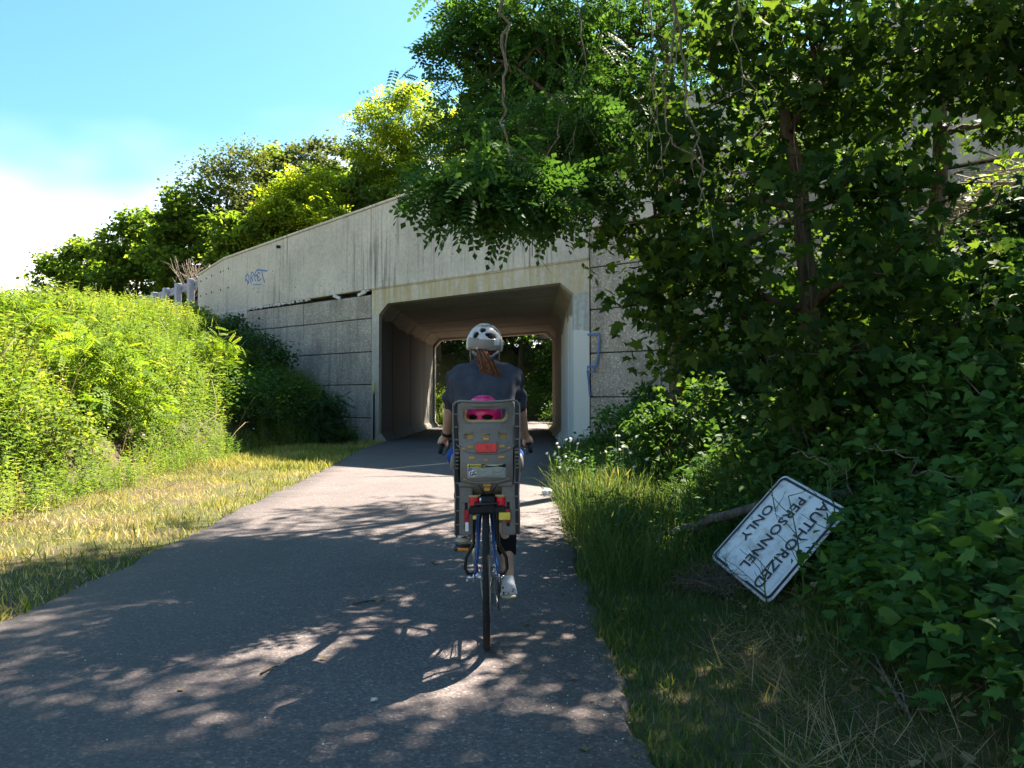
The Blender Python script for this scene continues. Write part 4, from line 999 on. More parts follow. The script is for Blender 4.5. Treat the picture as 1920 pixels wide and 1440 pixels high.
def circ(r, n=10, c=(0, 0), a0=0): return [(c[0] + r * math.cos(2 * math.pi * i / n + a0), c[1] + r * math.sin(2 * math.pi * i / n + a0)) for i in range(n + 1)]
WR = .345
def wheel(cy, label):
    w = lathe_x(MB(), 0, cy, WR, [(.318, -.011), (.326, -.012), (.326, .012), (.318, .011), (.305, .006), (.305, -.006), (.318, -.011)]).build('wheel', 'alloy', bike)
    lathe_x(MB(), 0, cy, WR, circ(.0175, 12, (.3275, 0))).build('tyre', 'rubber', w)
    h = MB(); h.tube([(-.05, cy, WR), (.05, cy, WR)], .014, 14)
    for s in (-1, 1): h.tube([(s * .026, cy, WR), (s * .030, cy, WR)], .026, 16)
    h.tube([(-.085, cy, WR), (.085, cy, WR)], .006, 8); h.build('hub', 'alloy', w)
    for i in range(28):
        a = 2 * math.pi * i / 28; s = 1 if i % 2 else -1; b = a + (.9 if i % 4 < 2 else -.9)
        MB().tube([(s * .028, cy + .023 * math.cos(b), WR + .023 * math.sin(b)), (0, cy + .306 * math.cos(a), WR + .306 * math.sin(a))], .0013, 4).build('spoke', 'spoke_steel', w)
    return w
wheel(0, 'rear'); wheel(1.02, 'front')
BB = (0, .43, .285); ST = (0, .275, .78); HT = (0, .90, .79); HB = (0, .945, .63)
fr = MB()
fr.tube([BB, ST], .015, 12); fr.tube([(0, .29, .75), HT], .0135, 12); fr.tube([BB, HB], .0165, 12); fr.tube([(0, .885, .82), (0, .955, .60)], .018, 12)
fr.tube([(-.035, .43, .285), (.035, .43, .285)], .02, 14); fr.build('frame', 'frame_blue', bike)
for s in (-1, 1):
    MB().tube([(s * .012, .285, .745), (s * .030, .17, .60), (s * .045, .06, .42), (s * .063, 0, WR)], [.008, .008, .0075, .0065], 10).build('seat_stay', 'frame_blue', bike)
    MB().tube([(s * .02, .40, .285), (s * .038, .22, .31), (s * .063, 0, WR)], [.010, .009, .007], 10).build('chain_stay', 'frame_blue', bike)
    q = MB(); q.box((s * .063 - .004, -.02, WR - .022), (s * .063 + .004, .02, WR + .018), 0, None, .003); q.build('dropout', 'alloy', bike)
    fk = MB(); fk.tube([(s * .022, .96, .59), (s * .05, .98, .50), (s * .055, 1.02, WR)], [.013, .012, .008], 10); fk.build('fork_blade', 'frame_blue', bike)
qr = MB(); qr.tube([(-.09, 0, WR), (-.068, 0, WR)], .011, 12); qr.tube([(-.088, 0, WR), (-.095, -.03, WR - .01), (-.092, -.055, WR - .005)], [.006, .005, .005], 8); qr.tube([(.068, 0, WR), (.088, 0, WR)], .010, 12); qr.build('quick_release', 'alloy', bike)
cs = MB()
for k, r in enumerate((.022, .027, .032, .037, .043, .049, .055)): cs.tube([(.047 - k * .004, 0, WR), (.0445 - k * .004, 0, WR)], r, 24)
cs.build('cassette', 'chain_steel', bike)
dr = MB(); dr.box((.055, -.015, .265), (.07, .02, .33), 0, None, .004); dr.tube([(.060, .0, .26), (.064, .0, .26)], .022, 14); dr.tube([(.058, .03, .19), (.062, .03, .19)], .022, 14); dr.box((.054, -.006, .19), (.058, .036, .27), 0, None, .003); dr.build('derailleur', 'black_metal', bike)
ch = MB(); ch.tube([(.043, 0, WR + .045), (.045, .43, .285 + .09)], .004, 6); ch.tube([(.060, .03, .17), (.045, .43, .285 - .09)], .004, 6); ch.build('chain', 'chain_steel', bike)
cg = MB(); lathe_x(cg, .045, .43, .285, [(.092, -.002), (.095, 0), (.092, .002), (.07, .002), (.07, -.002), (.092, -.002)], 40); cg.tube([(.036, .43, .285), (.05, .43, .285)], .035, 18); cg.build('chainring', 'alloy', bike)
bc = MB(); bc.box((-.03, .245, .70), (.03, .265, .725), 0, None, .006)
for s in (-1, 1): bc.tube([(s * .01, .235, .72), (s * .036, .225, .70), (s * .030, .215, .672)], .006, 8); bc.box((s * .018 - .006, .19, .66), (s * .018 + .006, .235, .675), 0, None, .002)
bc.build('brake_caliper', 'alloy', bike)
# cranks and pedals: right foot low, left foot high
CA = R(-58)      # right crank below the axle, slightly forward
for s, a in ((1, CA), (-1, CA + math.pi)):
    ey, ez = .43 + .17 * math.cos(a), .285 + .17 * math.sin(a)
    MB().tube([(s * .055, .43, .285), (s * .068, ey, ez)], [.013, .009], 10).build('crank', 'alloy', bike)
    p = MB(); x0 = s * .08; x1 = s * .165
    p.tube([(s * .062, ey, ez), (x1, ey, ez)], .007, 8)
    for dy in (-.042, .042): p.box((min(x0, x1), ey + dy - .006, ez - .011), (max(x0, x1), ey + dy + .006, ez + .011), 0, None, .003)
    for xx in (x0, x1): p.box((xx - .005, ey - .045, ez - .011), (xx + .005, ey + .045, ez + .011), 0, None, .003)
    pd = p.build('pedal', 'alloy' if s > 0 else 'black_metal', bike)
    MB().box((min(x0, x1) + .015, ey - .054, ez - .008), (max(x0, x1) - .015, ey - .0485, ez + .008), 0, None, .002).build('pedal_reflector', 'amber', pd)
# saddle, post, stem, bar
MB().tube([ST, (0, .235, .885)], .0135, 12).build('seat_post', 'alloy', bike)
sd = MB(); sd.ell((0, .17, .905), (.075, .10, .03), 20, 10); sd.ell((0, .30, .905), (.026, .12, .022), 16, 8); sd.build('saddle', 'saddle_black', bike)
MB().tube([(0, .885, .82), (0, .875, .90), (0, .93, .955)], [.014, .014, .013], 12).build('stem', 'black_metal', bike)
hb = MB(); HBP = [(.255, .76, .955), (.25, .82, .972), (.235, .90, .975), (.15, .935, .965), (0, .935, .958), (-.15, .935, .965), (-.235, .90, .975), (-.25, .82, .972), (-.255, .76, .955)]
hb.tube(HBP, .0115, 12); hbo = hb.build('handlebar', 'black_metal', bike)
for s in (-1, 1):
    MB().tube([(s * .25, .83, .972), (s * .256, .745, .948), (s * .262, .695, .915)], [.0145, .014, .013], 12).build('grip', 'rubber', hbo)
    MB().tube([(s * .22, .90, .965), (s * .225, .93, .93), (s * .245, .86, .90), (s * .25, .79, .895)], [.006, .006, .005, .005], 8).build('brake_lever', 'black_metal', hbo)
# rear rack carrying the seat; its struts bow out past the stays
rk = MB()
for s in (-1, 1):
    rk.tube([(s * .045, .22, .72), (s * .05, .02, .725), (s * .05, -.17, .725)], .0065, 8)
    rk.tube([(s * .05, -.10, .725), (s * .055, -.08, .62), (s * .060, -.06, .52), (s * .098, -.045, .45), (s * .102, -.04, .395), (s * .088, -.02, .365), (s * .066, 0, .362)], [.0085] * 7, 8)
rk.tube([(-.05, -.17, .725), (.05, -.17, .725)], .0065, 8); rk.tube([(-.05, -.05, .725), (.05, -.05, .725)], .0055, 8); rk.tube([(-.05, .10, .725), (.05, .10, .725)], .0055, 8)
rk.build('rear_rack', 'black_metal', bike)
# ================================================================== child seat
def in_poly(x, y, poly):
    c = False; n = len(poly); j = n - 1
    for i in range(n):
        if (poly[i][1] > y) != (poly[j][1] > y) and x < (poly[j][0] - poly[i][0]) * (y - poly[i][1]) / (poly[j][1] - poly[i][1]) + poly[i][0]: c = not c
        j = i
    return c
def rrect(x0, x1, z0, z1, r, n=5):
    P = []
    for (cx, cz, a0) in ((x1 - r, z1 - r, 0), (x0 + r, z1 - r, 90), (x0 + r, z0 + r, 180), (x1 - r, z0 + r, 270)):
        for k in range(n + 1):
            a = R(a0 + 90 * k / n); P.append((cx + r * math.cos(a), cz + r * math.sin(a)))
    return P
def sheet(mb, outline, holes, place, thick, step=.02, mi=0):
    """flat outline with holes, meshed finely, then bent by place(x, z, t) (t: 0 front, 1 back)"""
    pts = []; edges = []
    for lp in [outline] + holes:
        o = len(pts); pts += [Vector(p) for p in lp]; edges += [(o + i, o + (i + 1) % len(lp)) for i in range(len(lp))]
    xs = [p[0] for p in outline]; zs = [p[1] for p in outline]
    x = min(xs) + step / 2
    while x < max(xs):
        z = min(zs) + step / 2
        while z < max(zs):
            if in_poly(x, z, outline) and not any(in_poly(x, z, h) for h in holes): pts.append(Vector((x, z)))
            z += step
        x += step
    v2, e2, f2, _, _, _ = delaunay_2d_cdt(pts, edges, [], 0, 1e-6)
    F = []
    for f in f2:
        cx = sum(v2[i].x for i in f) / len(f); cz = sum(v2[i].y for i in f) / len(f)
        if in_poly(cx, cz, outline) and not any(in_poly(cx, cz, h) for h in holes): F.append(tuple(f))
    n = len(v2); vv = [place(p.x, p.y, 0.0) for p in v2] + [place(p.x, p.y, thick) for p in v2]
    cnt = {}
    for f in F:
        for i in range(len(f)):
            a, b = f[i], f[(i + 1) % len(f)]; cnt[(a, b)] = 1
    side = [(a, b) for (a, b) in cnt if (b, a) not in cnt]
    mb.add(vv, [tuple(reversed(f)) for f in F][:0] + F + [tuple(i + n for i in reversed(f)) for f in F] + [(b, a, a + n, b + n) for a, b in side], mi)
    return mb
def text_mesh(txt, size, mat, bold=0.0, spacing=1.0):
    cu = bpy.data.curves.new('text', 'FONT'); cu.body = txt; cu.size = size; cu.align_x = 'CENTER'; cu.align_y = 'CENTER'; cu.offset = bold; cu.space_character = spacing; cu.resolution_u = 3; cu.extrude = 0.0
    o = bpy.data.objects.new('text', cu); COL.objects.link(o)
    dg = bpy.context.evaluated_depsgraph_get(); me = bpy.data.meshes.new_from_object(o.evaluated_get(dg))
    bpy.data.objects.remove(o); bpy.data.curves.remove(cu)
    me.materials.clear(); me.materials.append(M[mat]); return me
def put_text(txt, size, mat, parent, place, name='lettering', bold=0.0, spacing=1.0):
    me = text_mesh(txt, size, mat, bold, spacing)
    for v in me.vertices: v.co = Vector(place(v.co.x, v.co.y))
    return link(name, me, parent)

plain('seat_grey', (.17, .155, .135), .55, .4, 0, .08, 40, .05); plain('seat_dark', (.025, .025, .027), .6, .3); plain('seat_black', (.012, .012, .014), .6, .3)
plain('reflector_red', (.72, .008, .025), .25, .6, 0, .25, 120); plain('strap_red', (.40, .03, .04), .7, .2); plain('clip_orange', (.52, .27, .05), .5, .4); plain('label_grey', (.34, .37, .34), .4, .4, 0, .06, 25)
plain('label_yellow', (.75, .55, .06), .45, .4); plain('ink_black', (.015, .015, .015), .5); plain('label_white', (.78, .78, .76), .5); plain('pad_tan', (.45, .33, .14), .8, .1); plain('ink_olive', (.32, .28, .07), .5); plain('ink_blue', (.08, .16, .45), .5); plain('ink_pale', (.22, .25, .23), .6)
seat = thing('child_seat', 'grey plastic child bicycle seat with red reflector and caution label', 'child seat', RIDE['loc'], world=False, rot=RIDE['rot'])
def S(px, py): return ((px - 907) / 395.0 + .006, 1.212 - (py - 750) / 395.0)      # photograph position on the seat back -> seat plane
YS = -.16
def ysurf(x, z):
    y = YS + 2.0 * x * x + .05 * max(0, (z - 1.0)) * -1.0
    y += .04 * max(0, (z - .95))
    if z < .86: y += (.86 - z) ** 2 * 9.0
    if z > .975: y += .020 * math.sin(math.pi * min(1, (z - .975) / .235)) - .004
    else: y -= .014 * math.exp(-((z - .915) / .05) ** 2)
    return y
def P0(x, z, t): return (x, ysurf(x, z) + t, z)
def pr(px0, py0, px1, py1, r): (a, d) = S(px0, py0); (b, c) = S(px1, py1); return rrect(a, b, c, d, r)
out = [S(*p) for p in [(861, 752), (955, 751), (960, 757), (961, 800), (959, 835), (957, 845), (957, 890), (957, 903), (951, 916), (941, 925), (928, 930), (884, 930), (871, 925), (861, 916), (857, 903), (857, 890), (857, 845), (855, 835), (853, 800), (854, 757)]]
win = pr(863, 764, 948, 791, .026); sl1 = pr(866, 812, 882, 822, .004); sl2 = pr(930, 812, 946, 822, .004)
sheet(MB(), out, [win, sl1, sl2], P0, .006, .014).build('back_shell', 'seat_grey', seat)
def strip(pts, place, w, th, name, mat, parent):
    mb = MB(); mb.tube([place(*p) for p in pts], w, 8); return mb.build(name, mat, parent)
# rolled lips: top edge, window rim, mid lip, lower handle
def on(px, py, off=-.004): x, z = S(px, py); return (x, ysurf(x, z) + off, z)
MB().tube([on(846, 760), on(849, 753), on(856, 750), on(880, 751), on(907, 752), on(935, 751), on(958, 749), on(966, 752), on(969, 760)], .0055, 8).build('top_lip', 'seat_grey', seat)
MB().tube([(x, ysurf(x, z) - .002, z) for x, z in win + [win[0]]], .0035, 6).build('window_rim', 'seat_grey', seat)
MB().tube([on(*p) for p in ((850, 832), (858, 838), (868, 844), (887, 848), (907, 849), (927, 848), (946, 843), (957, 837), (964, 831))], .0038, 8).build('shell_lip', 'seat_grey', seat)
MB().tube([on(*p) for p in ((866, 898), (872, 901), (890, 904), (907, 904), (925, 903), (944, 899), (950, 896))], .0045, 8).build('lower_lip', 'seat_grey', seat)
for a in ((891, 908), (902, 928)), ((927, 908), (916, 928)): MB().tube([on(a[0][0], a[0][1], -.001), on(a[0][0] * .35 + a[1][0] * .65, (a[0][1] + a[1][1]) / 2, -.001), on(a[1][0], a[1][1], -.001)], .0022, 6).build('mould_line', 'seat_dark', seat)
# side rails with ribs
for s in (-1, 1):
    c = 907.5
    prof = [(62, 754), (62.5, 800), (61, 850), (62, 875), (60, 905), (59, 925), (60, 960), (60, 1003)]
    for k, (nm, off, w, mt, yy) in enumerate((('side_rail', 0, .011, 'seat_dark', .03), ('side_lip', 3.2, .0036, 'seat_grey', .022))):
        P = []
        for dx, py in prof:
            x, z = S(c + s * (dx - 2.5 + off), py); P.append((x, YS + yy + .015, z))
        q = MB(); v = []; f = []
        if k == 0:
            for (x, y, z) in P: v += [(x - .011, y + .0, z), (x + .011, y, z), (x + .011, y + .10, z), (x - .011, y + .10, z)]
            for i in range(len(P) - 1):
                for j in range(4): a, b = i * 4 + j, i * 4 + (j + 1) % 4; f.append((a, b, b + 4, a + 4) if s > 0 else (a, b, b + 4, a + 4))
            f += [(3, 2, 1, 0), tuple(range(len(v) - 4, len(v)))]
            q.add(v, f); rail = q.build(nm, mt, seat, False)
        else:
            q.tube(P, w, 8); q.build(nm, mt, seat)
    for py in list(range(775, 850, 24)) + list(range(842, 884, 7)) + list(range(905, 1000, 26)):
        dx = np.interp(py, [a[1] for a in prof], [a[0] for a in prof]); x, z = S(c + s * (dx - 4), py)
        MB().box((x - .012, YS + .040, z - .003), (x + .012, YS + .052, z + .003), 0, None, .001).build('rib', 'seat_grey', seat, False)
    # rounded side cheek beside the rail
    x, z = S(c + s * 66, 868); q = MB(); q.ell((x - s * .006, YS + .075, z), (.016, .05, .045), 14, 10); q.build('side_cheek', 'seat_grey', seat)
    # leg shield hanging beside the wheel
    x0, z0 = S(c + s * 27.5, 900); x1, z1 = S(c + s * 57, 1004); lo, hi = min(x0, x1), max(x0, x1)
    zb = z1; slx, slz = S(c + s * 39.5, 0)
    slot = rrect(slx - .007, slx + .007, 1.212 - (988 - 750) / 395, 1.212 - (942 - 750) / 395, .004)
    ol = rrect(lo, hi, zb, z0 - .02, .018)
    sh = sheet(MB(), ol, [slot], lambda a, b, t: (a, YS + .045 + 3.0 * (a - (lo + hi) / 2) ** 2 + t, b), .006, .014).build('leg_shield', 'seat_grey', seat)
    MB().box((slx - .007, YS + .053, slot[0][1] - .13), (slx + .007, YS + .056, slot[0][1] + .02)).build('slot_backing', 'seat_black', sh, False)
    # red strap buckle on the shield
    bx, bz = S(c + s * (39 if s > 0 else 39), 967); q = MB(); q.box((bx - .011, YS + .030, bz - .032), (bx + .011, YS + .042, bz + .032), 0, None, .004); q.box((bx - .006, YS + .024, bz - .008), (bx + .006, YS + .032, bz + .012), 0, None, .002); q.build('strap_buckle', 'strap_red', sh, False)
# dark behind the slots, padding behind the window
for q_ in (sl1, sl2): MB().box((min(p[0] for p in q_) - .004, YS + .062, min(p[1] for p in q_) - .008), (max(p[0] for p in q_) + .004, YS + .07, max(p[1] for p in q_) + .004)).build('strap_slot', 'seat_black', seat, False)
pd = MB(); MBp = []
sheet(pd, pr(858, 757, 954, 905, .03), [pr(867, 758, 944, 786, .026)], lambda a, b, t: (a, ysurf(a, b) + .022 + t, b), .012, .02); pd.build('seat_pad', 'pad_tan', seat)
# orange clips
for k, (a, b, c_, d) in enumerate(((872, 834, 883, 839), (930, 833, 941, 838), (874, 854, 886, 859), (929, 853, 941, 858), (901, 819, 912, 824), (902, 859, 910, 862), (863, 896, 870, 900), (945, 895, 951, 899), (900, 906, 915, 911), (902, 911, 913, 920), (861, 838, 867, 842), (946, 837, 952, 841))):
    x0, z1 = S(a, b); x1, z0 = S(c_, d); ym = ysurf((x0 + x1) / 2, (z0 + z1) / 2)
    MB().box((x0, ym - .006, z0), (x1, ym + .012, z1), 0, None, .0025).build('orange_clip', 'clip_orange', seat, False)
MB().tube([on(899, 812, -.003), on(901, 818, -.003), on(912, 818, -.003), on(914, 812, -.003), on(899, 812, -.003)], .0022, 6).build('orange_loop', 'clip_orange', seat)
# reflector
x0, z1 = S(888, 829); x1, z0 = S(926, 846); xm = (x0 + x1) / 2; YR = YS; YS = YS + .004
MB().box((x0 - .004, YS - .012, z0 - .004), (x1 + .004, YS + .012, z1 + .004), 0, None, .006).build('reflector_frame', 'seat_grey', seat, False)
rf = MB().box((x0, YS - .017, z0), (x1, YS - .0125, z1), 0, None, .002).build('red_reflector', 'reflector_red', seat, False)
for (a, b) in ((xm - .0, .0012), (xm + .018, .0012)): MB().box((a - b, YS - .0185, z0 + .006), (a + b, YS - .0172, z1 - .006)).build('reflector_seam', 'strap_red', rf, False)
MB().box((xm, YS - .0185, (z0 + z1) / 2 - .0015), (xm + .018, YS - .0172, (z0 + z1) / 2 + .0015)).build('reflector_seam', 'strap_red', rf, False)
YS = YR
# caution label
def LP(o): return lambda a, b, t=0.0: (a, ysurf(a, b) - o + t, b)
lab = sheet(MB(), pr(871, 868, 943, 895, .002), [], LP(.0015), .001, .012).build('caution_label', 'label_grey', seat)
sheet(MB(), pr(871, 868, 897, 875, .001), [], LP(.0028), .001, .012).build('caution_band', 'label_yellow', lab)
sheet(MB(), pr(898, 868, 943, 875, .001), [], LP(.0028), .001, .012).build('notice_band', 'ink_black', lab)
cx, cz = S(886, 871.6); put_text('CAUTION', .0125, 'ink_black', lab, lambda a, b: LP(.0042)(cx + a, cz + b), 'caution_lettering', .0004, 1.05)
tx, tz = S(874.8, 871.6); MB().add([LP(.0042)(tx - .006, tz - .005), LP(.0042)(tx + .006, tz - .005), LP(.0042)(tx, tz + .006)], [(0, 1, 2)]).build('warning_triangle', 'ink_black', lab, False)
for (a, b, c_, d) in ((899.5, 869.3, 933, 870.6), (899.5, 871.5, 930, 872.7), (899.5, 873.3, 921, 874.3)): sheet(MB(), pr(a, b, c_, d, .0005), [], LP(.0042), .001, .02).build('small_print', 'ink_olive', lab)
gx, gz_ = S(881, 885.5); rr_ = .0185
sheet(MB(), [(gx + rr_ * math.cos(a), gz_ + rr_ * .85 * math.sin(a)) for a in np.arange(0, 6.28, .35)], [], LP(.0028), .001, .01).build('test_mark', 'label_white', lab)
put_text('GS', .026, 'ink_black', lab, lambda a, b: LP(.0042)(gx + a * math.cos(.25) - b * math.sin(.25), gz_ - .001 + a * math.sin(.25) + b * math.cos(.25)), 'test_mark_lettering', .0009, .9)
bx_, bz_ = S(875.6, 878)
sheet(MB(), [(bx_ + .0085 * math.cos(a), bz_ + .0085 * math.sin(a)) for a in np.arange(0, 6.28, .4)], [[(bx_ + .005 * math.cos(a), bz_ + .005 * math.sin(a)) for a in np.arange(0, 6.28, .5)]], LP(.0044), .001, .02).build('round_mark', 'ink_blue', lab)
for i in range(5):
    for (a, b) in ((889, 911), (917, 940)): sheet(MB(), pr(a, 878 + i * 3, b - (i % 3) * 3, 879 + i * 3, .0003), [], LP(.0026), .001, .03).build('small_print', 'ink_pale', lab)
# springs, bracket and mount below the shell
for s in (-1, 1):
    x, z = S(908 + s * 25.5, 940); q = MB(); pz = np.linspace(.020, -.020, 9)
    q.tube([(x, YS + .06, z + a) for a in pz], [.026 + .0015 * (i % 2) for i in range(9)], 20); q.build('red_spring', 'reflector_red', seat)
    MB().tube([(x, YS + .06, z + .0205), (x, YS + .06, z + .030)], .028, 20).build('spring_cap', 'pad_tan', seat)
    MB().tube([(x, YS + .06, z - .045), (x, YS + .06, z - .0205)], .014, 12).build('spring_rod', 'black_metal', seat)
q = MB(); a0 = S(893, 930); a1 = S(922, 962); q.box((a0[0], YS + .03, a1[1]), (a1[0], YS + .11, a0[1]), 0, None, .006); q.build('bracket', 'seat_black', seat, False)
q = MB(); a0 = S(873, 949); a1 = S(944, 964); q.box((a0[0], YS + .035, a1[1]), (a1[0], YS + .30, a0[1]), 0, None, .008); q.build('mount_plate', 'seat_black', seat, False)
q = MB(); a0 = S(929, 960); a1 = S(951, 974); q.box((a0[0], YS + .01, a1[1]), (a1[0], YS + .034, a0[1]), 0, None, .005); q.build('yellow_lever', 'label_yellow', seat, False)
q = MB(); a0 = S(880, 965); a1 = S(887, 972); q.box((a0[0], YS + .01, a1[1]), (a1[0], YS + .034, a0[1]), 0, None, .004); q.build('yellow_knob', 'label_yellow', seat, False)
q = MB(); a0 = S(866, 978); a1 = S(872, 995); q.box((a0[0], YS + .030, a1[1]), (a1[0], YS + .034, a0[1])); q.build('strap_tag', 'label_white', seat, False)
q = MB(); a = S(895, 937); q.ell((a[0], YS + .03, a[1]), (.006, .006, .014), 10, 8); q.build('bolt', 'alloy', seat)
# seat pan, side wings and foot wells ahead of the back
q = MB(); q.box((-.13, YS + .03, .80), (.13, .16, .825), 0, None, .01); q.build('seat_pan', 'seat_grey', seat, False)
for s in (-1, 1):
    q = MB(); v = [(s * .145, YS + .05, .82), (s * .145, .14, .82), (s * .15, .12, .94), (s * .152, -.02, 1.02), (s * .152, YS + .07, 1.19)]
    v2 = [(x - s * .008, y, z) for x, y, z in v]; n = len(v); q.add(v + v2, [tuple(range(n)), tuple(reversed(range(n, 2 * n)))] + [(i, i + n, (i + 1) % n + n, (i + 1) % n) for i in range(n)])
    q.build('side_wing', 'seat_grey', seat, False)
    q = MB(); q.box((s * .108 - .04, .10, .60), (s * .108 + .04, .115, .82), 0, None, .006); q.box((s * .108 - .04, .115, .595), (s * .108 + .04, .20, .61), 0, None, .005); q.build('foot_well', 'seat_grey', seat, False)

# ================================================================== figures
def remesh(mb, voxel, smooth_n, name, mat, parent, wrinkle=None, mats=None):
    me = mb.mesh('tmp', mat if isinstance(mat, str) else mat); o = bpy.data.objects.new('tmp', me); COL.objects.link(o)
    m = o.modifiers.new('r', 'REMESH'); m.mode = 'VOXEL'; m.voxel_size = voxel
    s = o.modifiers.new('s', 'SMOOTH'); s.factor = .5; s.iterations = smooth_n
    dg = bpy.context.evaluated_depsgraph_get(); r = bpy.data.meshes.new_from_object(o.evaluated_get(dg)); bpy.data.objects.remove(o); bpy.data.meshes.remove(me)
    r.materials.clear(); r.materials.append(M[mat])
    if wrinkle:
        co = np.empty(len(r.vertices) * 3, np.float32); r.vertices.foreach_get('co', co); no = np.empty_like(co); r.vertices.foreach_get('normal', no)
        co = co.reshape(-1, 3); no = no.reshape(-1, 3); co += no * wrinkle(co)[:, None]; r.vertices.foreach_set('co', co.ravel())
    r.polygons.foreach_set('use_smooth', np.ones(len(r.polygons), bool)); r.update(); r.name = name
    return link(name, r, parent)
def skin(name, base):
    t = NT(name).set(.5, .35); t.b.inputs['Subsurface Weight'].default_value = .12; t.b.inputs['Subsurface Radius'].default_value = (.01, .004, .002)
    f = t.noise(t.pos(obj=True), 25, 4); t.col(t.ramp(f, [(.3, tuple(x * .88 for x in base)), (.7, tuple(min(1, x * 1.1) for x in base))])); M[name] = t.m
skin('skin', (.45, .27, .19)); plain('shirt_navy', (.048, .050, .062), .95, .1, 0, .2, 18, .15); plain('trouser_black', (.012, .012, .014), .95, .1); plain('hair_brown', (.13, .05, .022), .8, .12, 0, .5, 60)
plain('sock_white', (.50, .50, .53), .9, .1); plain('shoe_pattern', (.30, .30, .30), .8, .2); plain('sole_tan', (.42, .37, .27), .8, .2); plain('helmet_white', (.50, .48, .45), .35, .5); plain('helmet_grey', (.20, .18, .15), .5, .4); plain('helmet_black', (.012, .012, .012), .7); plain('helmet_pink', (.72, .02, .17), .35, .5, 0, .15, 12); plain('sleeve_blue', (.02, .07, .32), .9, .1); plain('watch_black', (.02, .02, .025), .5); plain('scrunchie', (.42, .45, .62), .9, .1); plain('strap_grey', (.22, .22, .23), .8)
def checker():
    t = NT('shoe_check').set(.85, .15); c = t.add('ShaderNodeTexVoronoi'); c.inputs['Scale'].default_value = 75; t.link(t.pos(obj=True), c.inputs['Vector'])
    s = t.add('ShaderNodeSeparateColor'); t.link(c.outputs['Color'], s.inputs[0]); t.col(t.ramp(s.outputs[0], [(.45, (.55, .55, .57)), (.5, (.04, .04, .05))])); M['shoe_check'] = t.m
checker()

rider = thing('person', 'cyclist in navy tee and black capris with ponytail under a white helmet, riding away', 'person', RIDE['loc'], world=False, rot=RIDE['rot'])
def limb(mb, P, rr, n=14):
    """rounded limb through the joints"""
    Q = []; q = []
    for i in range(len(P) - 1):
        for t in np.linspace(0, 1, 7)[:-1]:
            Q.append(tuple(np.array(P[i]) * (1 - t) + np.array(P[i + 1]) * t)); q.append(rr[i] * (1 - t) + rr[i + 1] * t)
    Q.append(P[-1]); q.append(rr[-1]); mb.tube(Q, q, n); mb.ell(P[0], (rr[0],) * 3, 12, 8); mb.ell(P[-1], (rr[-1],) * 3, 12, 8)
SH_, EL, WRI, HAND = (.148, .50, 1.365), (.196, .60, 1.17), (.228, .735, 1.01), (.250, .775, .975)
HIPR, KNR, ANR = (.09, .24, .925), (.105, .58, .66), (.118, .40, .245)
HIPL, KNL, ANL = (-.09, .24, .925), (-.105, .62, .745), (-.118, .245, .575)
def mir(p): return (-p[0], p[1], p[2])
b = MB()
b.ell((0, .24, .955), (.165, .13, .12), 20, 12); b.ell((0, .28, 1.08), (.135, .105, .14), 20, 12); b.ell((0, .42, 1.26), (.145, .085, .15), 20, 12, 0, Matrix.Rotation(-R(35), 3, 'X'))
limb(b, [(-.12, .50, 1.355), (.12, .50, 1.355)], [.042, .042]); limb(b, [(0, .52, 1.38), (0, .56, 1.48)], [.050, .048])
b.ell((0, .605, 1.535), (.073, .095, .105), 20, 14); b.ell((0, .66, 1.49), (.052, .055, .06), 14, 10); b.ell((0, .706, 1.515), (.012, .018, .018), 8, 6)   # head, jaw, nose
for s in (-1, 1): b.ell((s * .074, .60, 1.525), (.010, .018, .030), 8, 6)
for s in (1, -1):
    f = (lambda p: p) if s > 0 else mir
    limb(b, [f(SH_), f(EL)], [.042, .038]); limb(b, [f(EL), f(WRI)], [.040, .026])
    # hand closed on the grip: palm, four curled fingers of unequal length, thumb
    gp_ = np.array([s * .252, .775, .958]); gd = unit(np.array([s * .006, -.085, -.026]))
    pc = np.array([s * .256, .765, .983]); b.ell(tuple(pc), (.021, .043, .019), 14, 10, 0, Matrix.Rotation(R(18), 3, 'X')); limb(b, [f(WRI), tuple(pc)], [.024, .022])
    for k, L in enumerate((1.0, 1.08, 1.0, .85)):
        o = gp_ + gd * (-.032 + .021 * k) 
        arc = []
        for a in np.linspace(35, 35 + 190 * L, 6):
            arc.append(tuple(o + np.array([s * math.cos(R(a)) * .027, 0, math.sin(R(a)) * .027])))
        limb(b, arc, [.0095, .0095, .009, .0085, .008, .007], 8)
    th = [pc + np.array([-s * .010, .030, .004]), pc + np.array([-s * .026, .038, -.008]), pc + np.array([-s * .034, .022, -.026])]
    limb(b, [tuple(t) for t in th], [.011, .0105, .0085], 8)
for H, K, A in ((HIPR, KNR, ANR), (HIPL, KNL, ANL)):
    limb(b, [H, K], [.085, .056]); K2 = tuple(np.array(K) * .62 + np.array(A) * .38 + np.array([0, -.018, 0])); limb(b, [K, K2, A], [.054, .050, .031])
    toe = (A[0] + .005, A[1] + .15, A[2] - .075); limb(b, [A, (A[0], A[1] - .03, A[2] - .045), toe], [.033, .033, .026])
body = remesh(b, .0085, 3, 'body', 'skin', rider)
